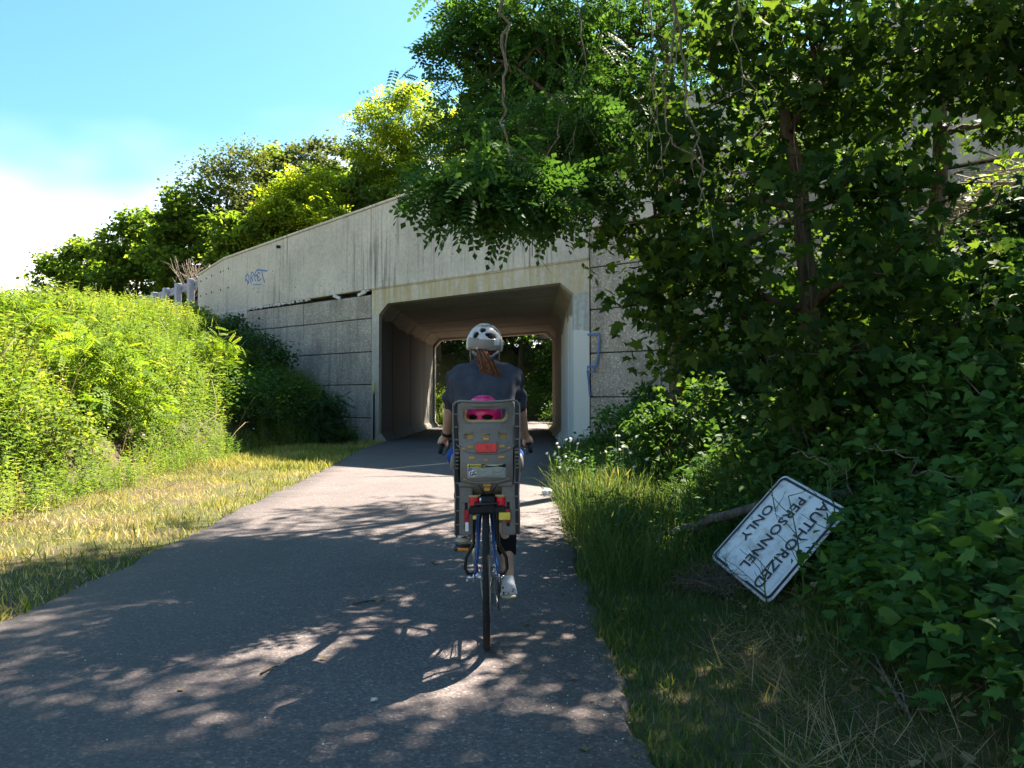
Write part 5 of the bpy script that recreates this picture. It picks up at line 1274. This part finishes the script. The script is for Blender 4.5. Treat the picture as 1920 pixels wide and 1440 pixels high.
# tee shirt: torso and sleeves as one cloth
t = MB()
def tor(rows):
    for i in range(len(rows) - 1):
        for tt in np.linspace(0, 1, 5)[:-1]:
            c = np.array(rows[i][0]) * (1 - tt) + np.array(rows[i + 1][0]) * tt; r_ = np.array(rows[i][1]) * (1 - tt) + np.array(rows[i + 1][1]) * tt
            t.ell(tuple(c), tuple(r_), 22, 12)
tor([((0, .22, .95), (.178, .15, .06)), ((0, .26, 1.06), (.165, .13, .08)), ((0, .34, 1.19), (.168, .125, .09)), ((0, .41, 1.285), (.176, .125, .085)), ((0, .47, 1.355), (.165, .105, .055)), ((0, .50, 1.395), (.12, .08, .04)), ((0, .525, 1.425), (.078, .068, .03)), ((0, .535, 1.445), (.066, .062, .02))])
t.ell((0, .478, 1.378), (.13, .092, .062), 20, 12)
for s in (-1, 1): t.ell((s * .145, .45, 1.28), (.058, .075, .10), 14, 10); t.ell((s * .135, .475, 1.35), (.06, .07, .05), 14, 10)
for s in (1, -1):
    f = (lambda p: p) if s > 0 else mir
    E2 = tuple(np.array(SH_) * .12 + np.array(EL) * .88); limb(t, [f((.105, .485, 1.365)), f((.152, .50, 1.352)), f(E2)], [.060, .060, .055])
def folds(co):
    x, y, z = co[:, 0], co[:, 1], co[:, 2]
    a = np.sin(x * 30 + z * 55 + 5 * vnoise(x, z, 9, 3)) * .5 + np.sin(np.abs(x) * 60 - z * 38 + 6 * vnoise(x + 4, z, 7, 5)) * .5
    w = .35 + .65 * sstep(1.36, 1.12, z) + .6 * sstep(.14, .20, np.abs(x))
    return (a * .0075 * w + .003 * (vnoise(x, z, 30, 7) - .5)).astype(np.float32)
remesh(t, .0085, 9, 'tee_shirt', 'shirt_navy', rider, folds)
# capri trousers
t = MB(); t.ell((0, .235, .94), (.178, .15, .11), 20, 12)
for H, K, A in ((HIPR, KNR, ANR), (HIPL, KNL, ANL)):
    c = np.array(K) * .36 + np.array(A) * .64; limb(t, [H, K, tuple(c)], [.098, .070, .056])
remesh(t, .010, 4, 'capri_trousers', 'trouser_black', rider, lambda co: (.006 * (vnoise(co[:, 0] + co[:, 1], co[:, 2], 22, 3) - .5)).astype(np.float32))
for s, A in ((1, ANR), (-1, ANL)):
    q = MB(); limb(q, [(A[0], A[1], A[2] + .002), (A[0], A[1] - .005, A[2] - .01), (A[0], A[1] - .028, A[2] - .035)], [.034, .036, .039]); remesh(q, .005, 3, 'sock', 'sock_white', rider)
    q = MB(); limb(q, [(A[0], A[1] - .022, A[2] - .036), (A[0], A[1] - .03, A[2] - .052), (A[0] + .003, A[1] + .06, A[2] - .070), (A[0] + .006, A[1] + .16, A[2] - .088)], [.041, .042, .042, .036]); sh = remesh(q, .005, 3, 'shoe', 'shoe_check', rider)
    q = MB(); limb(q, [(A[0], A[1] - .04, A[2] - .082), (A[0] + .006, A[1] + .17, A[2] - .110)], [.041, .037]); so = remesh(q, .006, 2, 'sole', 'sole_tan', sh)
    for v in so.data.vertices:
        zc = A[2] - .086 - (v.co.y - A[1] + .04) * .133; v.co.z = zc + (v.co.z - zc) * .38
# watch on the left wrist
q = MB(); w0 = np.array(mir(WRI)); d = unit(np.array(mir(EL)) - w0); q.tube([tuple(w0 + d * .012), tuple(w0 + d * .034)], [.031, .0315], 18); q.build('watch', 'watch_black', rider)

def helmet(root, name, c, rad, vents, mats, rim_el, tilt, stripe=None, nu=120, nv=52, thick=.012):
    """shell of revolution with real vent openings cut through it"""
    v = []; f = []; mi = []
    for j in range(nv + 1):
        for i in range(nu):
            az = 2 * math.pi * i / nu; lo = rim_el(az); el = lo + (math.pi / 2 - lo) * j / nv
            k = 1 + .03 * math.cos(az * 6) * math.cos(el) ** 2 * max(0, math.sin(el * 1.6))
            v.append((rad[0] * k * math.cos(el) * math.sin(az), -rad[1] * k * math.cos(el) * math.cos(az), rad[2] * math.sin(el)))
    def hit(az, el, grow=1.0):
        for (a, e, ra, re, ro) in vents:
            da = (az - a + math.pi) % (2 * math.pi) - math.pi; da *= math.cos(el); de = el - e
            x = da * math.cos(ro) + de * math.sin(ro); y = -da * math.sin(ro) + de * math.cos(ro)
            if (x / (ra * grow)) ** 2 + (y / (re * grow)) ** 2 < 1: return True
        return False
    for j in range(nv):
        for i in range(nu):
            az = 2 * math.pi * (i + .5) / nu; lo = rim_el(az); el = lo + (math.pi / 2 - lo) * (j + .5) / nv
            if hit(az, el): continue
            a, b_ = j * nu + i, j * nu + (i + 1) % nu; f.append((a, b_, b_ + nu, a + nu))
            mi.append(stripe(az, el, lo) if stripe else 0)
    me = bpy.data.meshes.new(name); me.from_pydata(v, [], f)
    for m in mats: me.materials.append(M[m])
    me.polygons.foreach_set('material_index', mi); me.polygons.foreach_set('use_smooth', [True] * len(f)); me.update()
    o = link(name, me, root); o.location = c; o.rotation_euler = tilt
    s = o.modifiers.new('thickness', 'SOLIDIFY'); s.thickness = thick; s.offset = -1
    q = MB(); q.ell((0, 0, 0), tuple(r * .80 for r in rad), 24, 14)
    ln = q.build('liner', 'helmet_black', o)
    for w in ln.data.vertices: w.co.z = max(w.co.z, -.035)
    return o
D = R
vt = [(D(-34), D(24), D(11), D(11), 0), (D(-10), D(41), D(11), D(10), .7), (D(21), D(23), D(20), D(9.5), -.15), (D(66), D(34), D(26), D(8), -.8), (D(-78), D(32), D(24), D(9), .8), (D(22), D(66), D(30), D(8), .3), (D(105), D(40), D(20), D(10), -.5), (D(-115), D(40), D(20), D(10), .5), (D(150), D(45), D(16), D(12), 0), (D(-150), D(45), D(16), D(12), 0), (D(-50), D(58), D(24), D(8), .5), (D(50), D(50), D(20), D(6), -.6)]
hl = helmet(rider, 'bike_helmet', (0, .598, 1.532), (.106, .140, .120), vt, ['helmet_white', 'helmet_grey'], lambda az: R(-17) + R(2) * math.cos(az) - R(3) * math.cos(2 * az), (R(2), R(4), 0),
            lambda az, el, lo: 1 if (el - lo < R(30) and abs((az + math.pi) % (2 * math.pi) - math.pi) < R(62) and not (R(30) < ((az + math.pi) % (2 * math.pi) - math.pi) < R(52) and el - lo > R(14))) else 0)
# hair under the helmet and the ponytail
q = MB(); q.ell((0, .585, 1.512), (.080, .095, .085), 20, 14); hr = remesh(q, .006, 2, 'hair', 'hair_brown', rider)
rng = rgn(21); q = MB()
for i in range(95):
    a = rng.uniform(0, 6.28); r = .025 * math.sqrt(rng.uniform(0, 1)); ox, oz = r * math.cos(a), r * math.sin(a); sp = rng.normal(size=3)
    L = rng.uniform(.7, 1.05); P = [np.array([-.018 + ox * .7, .488, 1.503 + oz * .6]), np.array([-.016 + ox, .452 + oz * .6, 1.49]), np.array([-.006 + ox * 1.3 + sp[0] * .006, .415 + oz * .8, 1.455]), np.array([.014 + ox * 1.5 + sp[0] * .012, .380 + oz * .8, 1.41 + sp[2] * .006]), np.array([.034 + ox * 1.4 + sp[0] * .016, .352 + oz * .8, 1.41 - .060 * L]), np.array([.046 + ox * 1.2 + sp[0] * .02, .338 + oz * .6, 1.41 - .095 * L])]
    q.tube(P, [.0035, .0048, .0048, .0042, .003, .001], 5)
q.build('ponytail', 'hair_brown', hr)['kind'] = 'stuff'
q = MB(); lathe = [(.021 + .008 * math.cos(a), .008 * math.sin(a)) for a in np.linspace(0, 6.283, 9)]; vv = []; ff = []
for i in range(18):
    a = 2 * math.pi * i / 18; w = 1 + .14 * math.sin(i * 2.3)
    for (r, h) in lathe: vv.append((-.017 + r * w * math.cos(a), .478 + h * w, 1.503 + r * w * math.sin(a)))
for i in range(18):
    for j in range(8): a_, b_ = i * 9 + j, ((i + 1) % 18) * 9 + j; ff.append((a_, b_, b_ + 1, a_ + 1))
q.add(vv, ff); q.build('scrunchie', 'scrunchie', hr)
q = MB()
for s in (-1, 1): q.tube([(s * .082, .57, 1.493), (s * .080, .60, 1.44), (s * .045, .655, 1.415)], .0045, 6); q.tube([(s * .080, .64, 1.50), (s * .078, .62, 1.45)], .0045, 6)
q.tube([(-.07, .50, 1.488), (-.03, .495, 1.458), (.04, .495, 1.458), (.075, .515, 1.488)], .008, 8); q.build('chin_strap', 'strap_grey', hl.parent)

kid = thing('person', 'small child in pink helmet and blue sleeves sitting in the child seat', 'person', RIDE['loc'], world=False, rot=RIDE['rot'])
b = MB(); b.ell((0, .02, .87), (.095, .08, .06), 16, 10); b.ell((0, .0, .96), (.085, .065, .11), 16, 10); limb(b, [(0, .0, 1.05), (0, .01, 1.09)], [.035, .034]); b.ell((-.008, .012, 1.145), (.062, .072, .078), 18, 12); b.ell((-.008, .06, 1.115), (.04, .035, .035), 12, 8); b.ell((-.008, .088, 1.135), (.008, .010, .010), 8, 6)
for s in (-1, 1):
    limb(b, [(s * .085, .0, 1.02), (s * .135, .03, .95), (s * .12, .11, .90)], [.030, .026, .020]); b.ell((s * .118, .12, .895), (.018, .024, .014), 10, 8)
    for k in range(4): limb(b, [(s * .118 + (k - 1.5) * .009, .135, .895), (s * .118 + (k - 1.5) * .009, .152 - .003 * abs(k - 1.3), .888)], [.0055, .0045], 6)
    limb(b, [(s * .118 - s * .016, .125, .897), (s * .118 - s * .026, .138, .892)], [.006, .005], 6)
    limb(b, [(s * .06, .03, .86), (s * .10, .17, .85), (s * .13, .19, .68)], [.048, .040, .030]); limb(b, [(s * .13, .19, .68), (s * .13, .15, .645), (s * .13, .21, .635)], [.028, .026, .024])
remesh(b, .007, 3, 'body', 'skin', kid)
t = MB(); t.ell((0, .0, .95), (.10, .08, .12), 16, 10); t.ell((0, .0, 1.03), (.09, .06, .045), 16, 10)
for s in (-1, 1): limb(t, [(s * .085, .0, 1.02), (s * .158, .02, .94), (s * .150, .08, .905)], [.040, .036, .030])
remesh(t, .007, 4, 'blue_jacket', 'sleeve_blue', kid, lambda co: (.006 * (vnoise(co[:, 0] + co[:, 1], co[:, 2], 30, 3) - .5)).astype(np.float32))
t = MB()
for s in (-1, 1): limb(t, [(s * .06, .02, .86), (s * .10, .16, .85), (s * .128, .185, .72)], [.056, .047, .038])
remesh(t, .007, 3, 'trousers', 'trouser_black', kid)
vt2 = [(D(-32), D(-2), D(22), D(9), .12), (D(24), D(-2), D(20), D(9), -.12), (D(-8), D(44), D(10), D(6), .2), (D(22), D(46), D(9), D(6), -.2), (D(-75), D(25), D(16), D(8), .5), (D(75), D(25), D(16), D(8), -.5), (D(-40), D(68), D(20), D(7), .3), (D(40), D(68), D(20), D(7), -.3), (D(120), D(30), D(16), D(8), 0), (D(-120), D(30), D(16), D(8), 0)]
helmet(kid, 'pink_helmet', (-.008, .005, 1.145), (.092, .112, .096), vt2, ['helmet_pink'], lambda az: R(-24), (R(6), 0, R(-6)), None, 96, 36, .014)
# ================================================================== fallen sign
def sign_face():
    t = NT('sign_white').set(.5, .35)
    p = t.pos(obj=True); c = t.ramp(t.noise(p, 3, 4), [(.3, (.64, .66, .70)), (.7, (.76, .77, .80))])
    c = t.mix(t.ramp(t.noise(p, 9, 6, .7), [(.50, 0.), (.72, .75)]), c, (.22, .19, .13))
    c = t.mix(t.ramp(t.noise(t.pos((2, 14, 1), obj=True), 1.5, 4), [(.56, 0.), (.7, .5)]), c, (.33, .31, .26))
    t.col(c); t.bump(t.noise(p, 6, 3), .25, .02); M['sign_white'] = t.m
sign_face(); plain('sign_black', (.035, .038, .05), .6, .3, 0, .5, 30); plain('stem_green', (.07, .12, .035), .8, .1, 0, .3, 20); plain('sign_back', (.4, .4, .41), .4, .5, .8)
SW, SHt = .76, .66
SR = Matrix(((-.664, .321, -.675), (-.022, -.911, -.4115), (-.747, -.258, .612))).to_4x4()
sign = thing('fallen_sign', 'white metal notice sign with black lettering lying tilted on the bank', 'sign', (1.60, 5.22, .375), world=False)
sign.matrix_world = Matrix.Translation((1.60, 5.22, .375)) @ SR
def bend(x, y, h): return (x, y, h + .03 * math.sin(x * 3.1 + .6) * y + .018 * math.cos(y * 4 + x * 2))
def flat(h): return lambda a, b, t=0.0: bend(a, b, h - t)
sheet(MB(), rrect(-SW / 2, SW / 2, -SHt / 2, SHt / 2, .05, 6), [], flat(0), .003, .03).build('panel', 'sign_white', sign)
sheet(MB(), rrect(-SW / 2 + .016, SW / 2 - .016, -SHt / 2 + .016, SHt / 2 - .016, .042, 6), [rrect(-SW / 2 + .034, SW / 2 - .034, -SHt / 2 + .034, SHt / 2 - .034, .028, 6)], flat(.006), .002, .03).build('border', 'sign_black', sign)
for (tx_, y_, s_) in (('AUTHORIZED', .165, .110), ('PERSONNEL', -.02, .110), ('ONLY', -.205, .110)):
    put_text(tx_, s_, 'sign_black', sign, lambda a, b, yy=y_: bend(a, yy + b, .0062), 'lettering', .0015, 1.0)
for (hx, hy) in ((0, .27), (0, -.27)): MB().tube([bend(hx, hy, .001), bend(hx, hy, .006)], .010, 10).build('bolt', 'alloy', sign)
lg = thing('fallen_branch', 'weathered grey fallen branch lying in the grass behind the sign', 'branch', gp(1.5, 6.1)); q = MB(); rng = rgn(5)
P = [np.array([1.02, 6.5, .12]), np.array([1.4, 6.15, .34]), np.array([1.72, 5.86, .50]), np.array([2.2, 5.5, .62])]; Q = []
for i in range(3):
    for t_ in np.linspace(0, 1, 5)[:-1]: Q.append(P[i] * (1 - t_) + P[i + 1] * t_ + rng.normal(size=3) * .01)
Q.append(P[-1]); q.tube(Q, [.034 + .008 * rng.random() for _ in Q], 10); q.build('log_wood', 'bark_grey', lg)
st = MB(); st.tube([(1.73, 5.86, .49), (1.78, 5.99, gp(1.78, 5.99)[2] - .1)], [.018, .022], 8); st.build('branch_stub', 'bark_dead', lg)


# ================================================================== small things
plain('paper_white', (.72, .74, .76), .8, .2); plain('stone_pale', (.52, .50, .46), .9, .2)
def lump(name, label, cat, p, r, mat, seed, flat_=.6):
    bm = bmesh.new(); bmesh.ops.create_icosphere(bm, subdivisions=2, radius=1); rg_ = random.Random(seed)
    for v in bm.verts: v.co = Vector((v.co.x * r, v.co.y * r, v.co.z * r * flat_)) * rg_.uniform(.7, 1.25)
    me = bpy.data.meshes.new(name); bm.to_mesh(me); bm.free(); me.materials.append(M[mat]); o = link(name, me); o.location = (p[0], p[1], p[2] + r * flat_ * .7); return tag(o, label, cat)
lump('paper_scrap', 'crumpled white paper scrap at the grass edge beside the path', 'litter', (.24, 10.4, float(path_z(.24, 10.4))), .065, 'paper_white', 3, .8)
lump('pebble', 'lone pale pebble lying on the asphalt in front of the bicycle wheel track', 'stone', (-.62, 3.22, float(path_z(-.62, 3.22))), .014, 'stone_pale', 4)
# twigs on the path
for i, (x, y, a, L, lb) in enumerate(((-.95, 4.75, .5, .10, 'short dark twig lying on the shaded asphalt'), (-1.15, 3.55, 1.2, .06, 'tiny bent twig by the sun fleck on the path'), (-.7, 5.9, 2.0, .07, 'thin twig near the sun spots left of the bicycle'))):
    z = float(path_z(x, y)) + .006; q = MB(); q.tube([(x - L * math.cos(a), y - L * math.sin(a), z), (x, y + .01, z + .004), (x + L * math.cos(a), y + L * math.sin(a), z)], [.004, .005, .002], 6)
    tag(q.build('twig', 'bark_brown'), lb, 'twig')
# loose leaves fallen on the path
rng = rgn(88); LF = leaf_meshes(LEAF2, 'straw', 3)
for i in range(46):
    y = rng.uniform(2.4, 9); l, r_ = path_edges(np.array([y])); x = float(r_[0]) - abs(rng.normal()) * .35 if i % 3 else rng.uniform(float(l[0]), float(r_[0]))
    o = link('fallen_leaf', LF[i % 3]); o.location = (x, y, float(path_z(x, y)) + .006); o.rotation_euler = (rng.normal() * .2, rng.normal() * .2, rng.uniform(0, 6.28)); o.scale = (.045 * rng.uniform(.5, 1.2),) * 3
    tag(o, 'small dry fallen leaf lying on the path', 'leaf', 'dry leaves scattered on the path')
# fleabane with white flower heads beside the path
plain('flower_yellow', (.6, .45, .05), .8)
def flowers(label, x, y, n, h, seed):
    root = thing('wildflower', label, 'flower', gp(x, y), 'white wildflowers in the tall grass'); rng = rgn(seed)
    stm = MB(); b0 = np.array(gp(x, y))
    for i in range(n):
        e = b0 + np.array([rng.normal() * .10, rng.normal() * .10, h * rng.uniform(.7, 1.1)]); branch(stm, rng, b0, e, .003, .0018, .05, 5, 4)
        sc = Scat(); k = 9; a = np.arange(k) * 6.283 / k; nrm = unit(np.array([rng.normal() * .5, -.6, .9]))
        u = unit(np.cross(nrm, [0, 0, 1.])); w_ = np.cross(nrm, u); ax = np.cos(a)[:, None] * u + np.sin(a)[:, None] * w_
        sc.add(LANCE, np.repeat(e[None], k, 0), frames(ax, np.repeat(nrm[None], k, 0)), np.full(k, .026) * np.array([1.0]), rng.uniform(0, 1, k))
        sc.build('flower_head', 'petal', root)
    stm.build('stems', 'stem_green', root)
flowers('tall cluster of small white daisies right at the path edge', .40, 9.3, 11, .78, 1); flowers('white daisies lower down at the path edge, before the tall cluster', .46, 8.2, 7, .62, 2)
flowers('loose white daisies deep in the tall grass', 1.05, 9.6, 8, .82, 3); flowers('white daisies standing in the grass left of the fallen sign', 1.0, 7.6, 6, .72, 4)
# dead branch reaching over the foot of the bank
dbr = thing('dead_branch', 'forked grey dead branch lying at the foot of the right bank', 'branch', gp(1.35, 3.2)); q = MB(); rng = rgn(12)
def gpt(px, py, Y): return np.array(pix(px, py, Y))
A = [gpt(1725, 1400, 2.9), gpt(1690, 1330, 3.05), gpt(1650, 1260, 3.3), gpt(1600, 1215, 3.6)]; q.tube(A, [.014, .012, .008, .004], 8)
q.tube([A[2], gpt(1630, 1220, 3.45), gpt(1590, 1205, 3.6)], [.006, .004, .002], 6); q.tube([A[1], gpt(1680, 1290, 3.1), gpt(1668, 1290, 3.2)], [.005, .004, .002], 6); q.tube([A[1], gpt(1655, 1310, 3.0), gpt(1640, 1305, 3.0)], [.005, .004, .002], 6)
q.build('wood', 'bark_twig', dbr)
cane = thing('dry_cane', 'long thin pale dead stem arching over the bank vines', 'stem', gp(2.3, 3.8)); q = MB(); q.tube([gpt(1925, 1195, 3.6), gpt(1870, 1130, 3.75), gpt(1830, 1090, 3.85), gpt(1768, 1060, 4.0)], [.006, .005, .004, .002], 6); q.build('stem', 'bark_dead', cane)
# sprouting sapling with feathery leaves
def sprout(label, x, y, h, seed, tpl=FERN, size=.22, mat='leaf_vine', n=12):
    root = thing('sprout', label, 'plant', gp(x, y), 'young sprouts on the right bank'); rng = rgn(seed); b0 = np.array(gp(x, y)); top = b0 + np.array([rng.normal() * .03, 0, h])
    q = MB(); q.tube([b0 - np.array([0, 0, .03]), (b0 + top) / 2 + np.array([.01, 0, 0]), top], [.006, .005, .003], 6); q.build('stem', 'stem_green', root)
    sc = Scat(); ms = []
    tv, tf = tpl; me = [np_mesh('leaf', tv, np.array([len(f) for f in tf]), np.concatenate([np.array(f) for f in tf]), mat, np.full(len(tv), k)) for k in (.5, .75, 1.0)]
    for i in range(n):
        a = i * 2.4; t_ = .55 + .45 * i / n; p = b0 * (1 - t_) + top * t_; ax = np.array([[math.cos(a), math.sin(a), .55]]); Rm = frames(ax, np.array([[0, 0, 1.]]))[0]
        o = bpy.data.objects.new('leaf', me[i % 3]); COL.objects.link(o); o.parent = root; o.matrix_parent_inverse = Matrix.Translation(-Vector(root.location)); o.matrix_local = Matrix.Translation(p) @ Matrix(Rm).to_4x4() @ Matrix.Scale(size * rng.uniform(.7, 1.15), 4)
sprout('feathery light green sprout standing on the bank behind the dead branch', 1.72, 3.42, .34, 1)
sprout('small feathery sprout at the foot of the bank near the straw', 1.42, 3.75, .16, 2, FERN, .12, 'leaf_vine', 8)
sprout('upright compound-leaved sprout among the vines right of the feathery one', 2.25, 3.6, .42, 3, PINN, .22, 'leaf_vine', 10)
sprout('compound-leaved sprout pushing up beside the sign', 2.15, 5.0, .5, 4, PINN, .26, 'leaf_vine', 11)
sprout('leafy sprout low between vines and mown grass', 1.5, 3.0, .12, 5, PINN, .13, 'leaf_vine', 7)
# weed stems growing up before the sign
def stemweed(label, x, y, h, seed):
    root = thing('weed', label, 'plant', gp(x, y), 'weeds growing up before the sign'); rng = rgn(seed); b0 = np.array(gp(x, y)); q = MB(); tops = []
    top = b0 + np.array([-.10 + rng.normal() * .05, .0, h]); Q = branch(q, rng, b0, top, .006, .003, .03, 7, 6)
    for i in range(6):
        p = Q[2 + i % 5]; e = p + np.array([rng.normal() * .14, rng.normal() * .08, rng.uniform(.05, .2)]); branch(q, rng, p, e, .003, .0015, .03, 4, 4); tops.append(e)
    q.build('stems', 'stem_green', root); tops = np.array(tops + [top])
    single_leaves(root, LR, tops, 40, .07, .055, seed, .1, Matrix.Translation(-Vector(root.location)))
stemweed('thin branching weed rising across the sign lettering', 1.62, 4.78, .62, 1); stemweed('leafy weed hiding the upper right corner of the sign', 2.02, 5.2, .62, 2); stemweed('low weed at the lower corner of the sign', 1.45, 4.85, .28, 3); stemweed('spreading weed over the left half of the sign', 1.75, 5.35, .62, 5); stemweed('leafy weed overlapping the sign from the bank side', 1.95, 4.9, .55, 4)
# big-leaved vine at the right edge
def leafvine(label, pts, n, size, seed, rc=.14):
    root = thing('climbing_vine', label, 'vine', pts[0], 'broad-leaved vines on the right bank'); rng = rgn(seed); q = MB(); P = [np.array(p) for p in pts]; Q = []
    for i in range(len(P) - 1):
        for t_ in np.linspace(0, 1, 6)[:-1]: Q.append(P[i] * (1 - t_) + P[i + 1] * t_ + rng.normal(size=3) * .015)
    Q.append(P[-1]); q.tube([P[0] - np.array([0, 0, .2])] + Q, .005, 6); q.build('stem', 'bark_twig', root)
    single_leaves(root, LR, np.array(Q), n, rc, size, seed, .35, Matrix.Translation(-Vector(root.location)))
leafvine('broad-leaved vine climbing at the edge of the wood', [gp(2.75, 4.5), pix(1850, 960, 4.3), pix(1800, 900, 4.3), pix(1740, 880, 4.4), pix(1700, 890, 4.6)], 70, .12, 1)
leafvine('broad-leaved vine sprawling over the bank above the dry stem', [gp(2.5, 3.8), pix(1900, 1080, 3.7), pix(1850, 1000, 3.9), pix(1900, 920, 3.9)], 60, .11, 2)
leafvine('vine with round leaves creeping below the dry stem', [gp(2.3, 3.2), pix(1900, 1230, 3.1), pix(1840, 1180, 3.2), pix(1780, 1160, 3.4)], 60, .085, 3, .12)
leafvine('round-leaved vine creeping over the upper edge of the sign', [gp(2.25, 5.3), (2.05, 5.25, .78), (1.92, 5.42, .86), (1.82, 5.58, .88)], 46, .075, 6, .08)
leafvine('vine draped over the bush above the fallen sign', [gp(2.5, 5.4), pix(1700, 860, 5.0), pix(1640, 830, 5.2), pix(1600, 850, 5.3)], 60, .10, 4)
leafvine('leafy vine climbing the maple trunk', [gp(2.6, 7.2), (2.55, 7.2, 1.8), (2.48, 7.2, 2.8), (2.4, 7.2, 3.8), (2.3, 7.25, 4.8)], 36, .11, 5, .15)
# matted straw heap before the sign
sh_ = thing('straw_heap', 'matted heap of brown dead grass against the lower edge of the sign', 'straw heap', gp(1.3, 5.05)); q = MB(); rng = rgn(31)
for i in range(420):
    c = np.array(gp(1.20, 5.32)) + rng.normal(size=3) * np.array([.09, .10, .025]) + np.array([0, 0, .05]); d = unit(rng.normal(size=3) * np.array([1, 1, .45])); L = rng.uniform(.06, .17)
    q.tube([c - d * L, c + rng.normal(size=3) * .012, c + d * L], [.0022, .0026, .001], 3, 0, False)
q.build('straw', 'bark_twig', sh_)['kind'] = 'stuff'

# grit washed to the path edges
rng = rgn(61); n = 450; y = rng.uniform(2, 12, n); l, r_ = path_edges(y); x = np.where(rng.uniform(0, 1, n) < .6, r_ - np.abs(rng.normal(0, .16, n)), rng.uniform(l, r_))
GR = T_([(0, 0, .5), (.5, 0, 0), (0, .5, 0), (-.5, 0, 0), (0, -.5, 0)], [(0, 1, 2), (0, 2, 3), (0, 3, 4), (0, 4, 1)])
sc = Scat(); sc.add(GR, np.stack([x, y, path_z(x, y) + .002], -1), spin_frames(rng, n), rng.uniform(.004, .010, n), rng.uniform(0, 1, n)); tag(sc.build('path_grit', 'stone_pale'), 'fine pale grit scattered on the path, thicker along its right edge', 'grit', kind='stuff')
for o in WORLD_ROOTS:
    if '_w' in o: del o['_w']
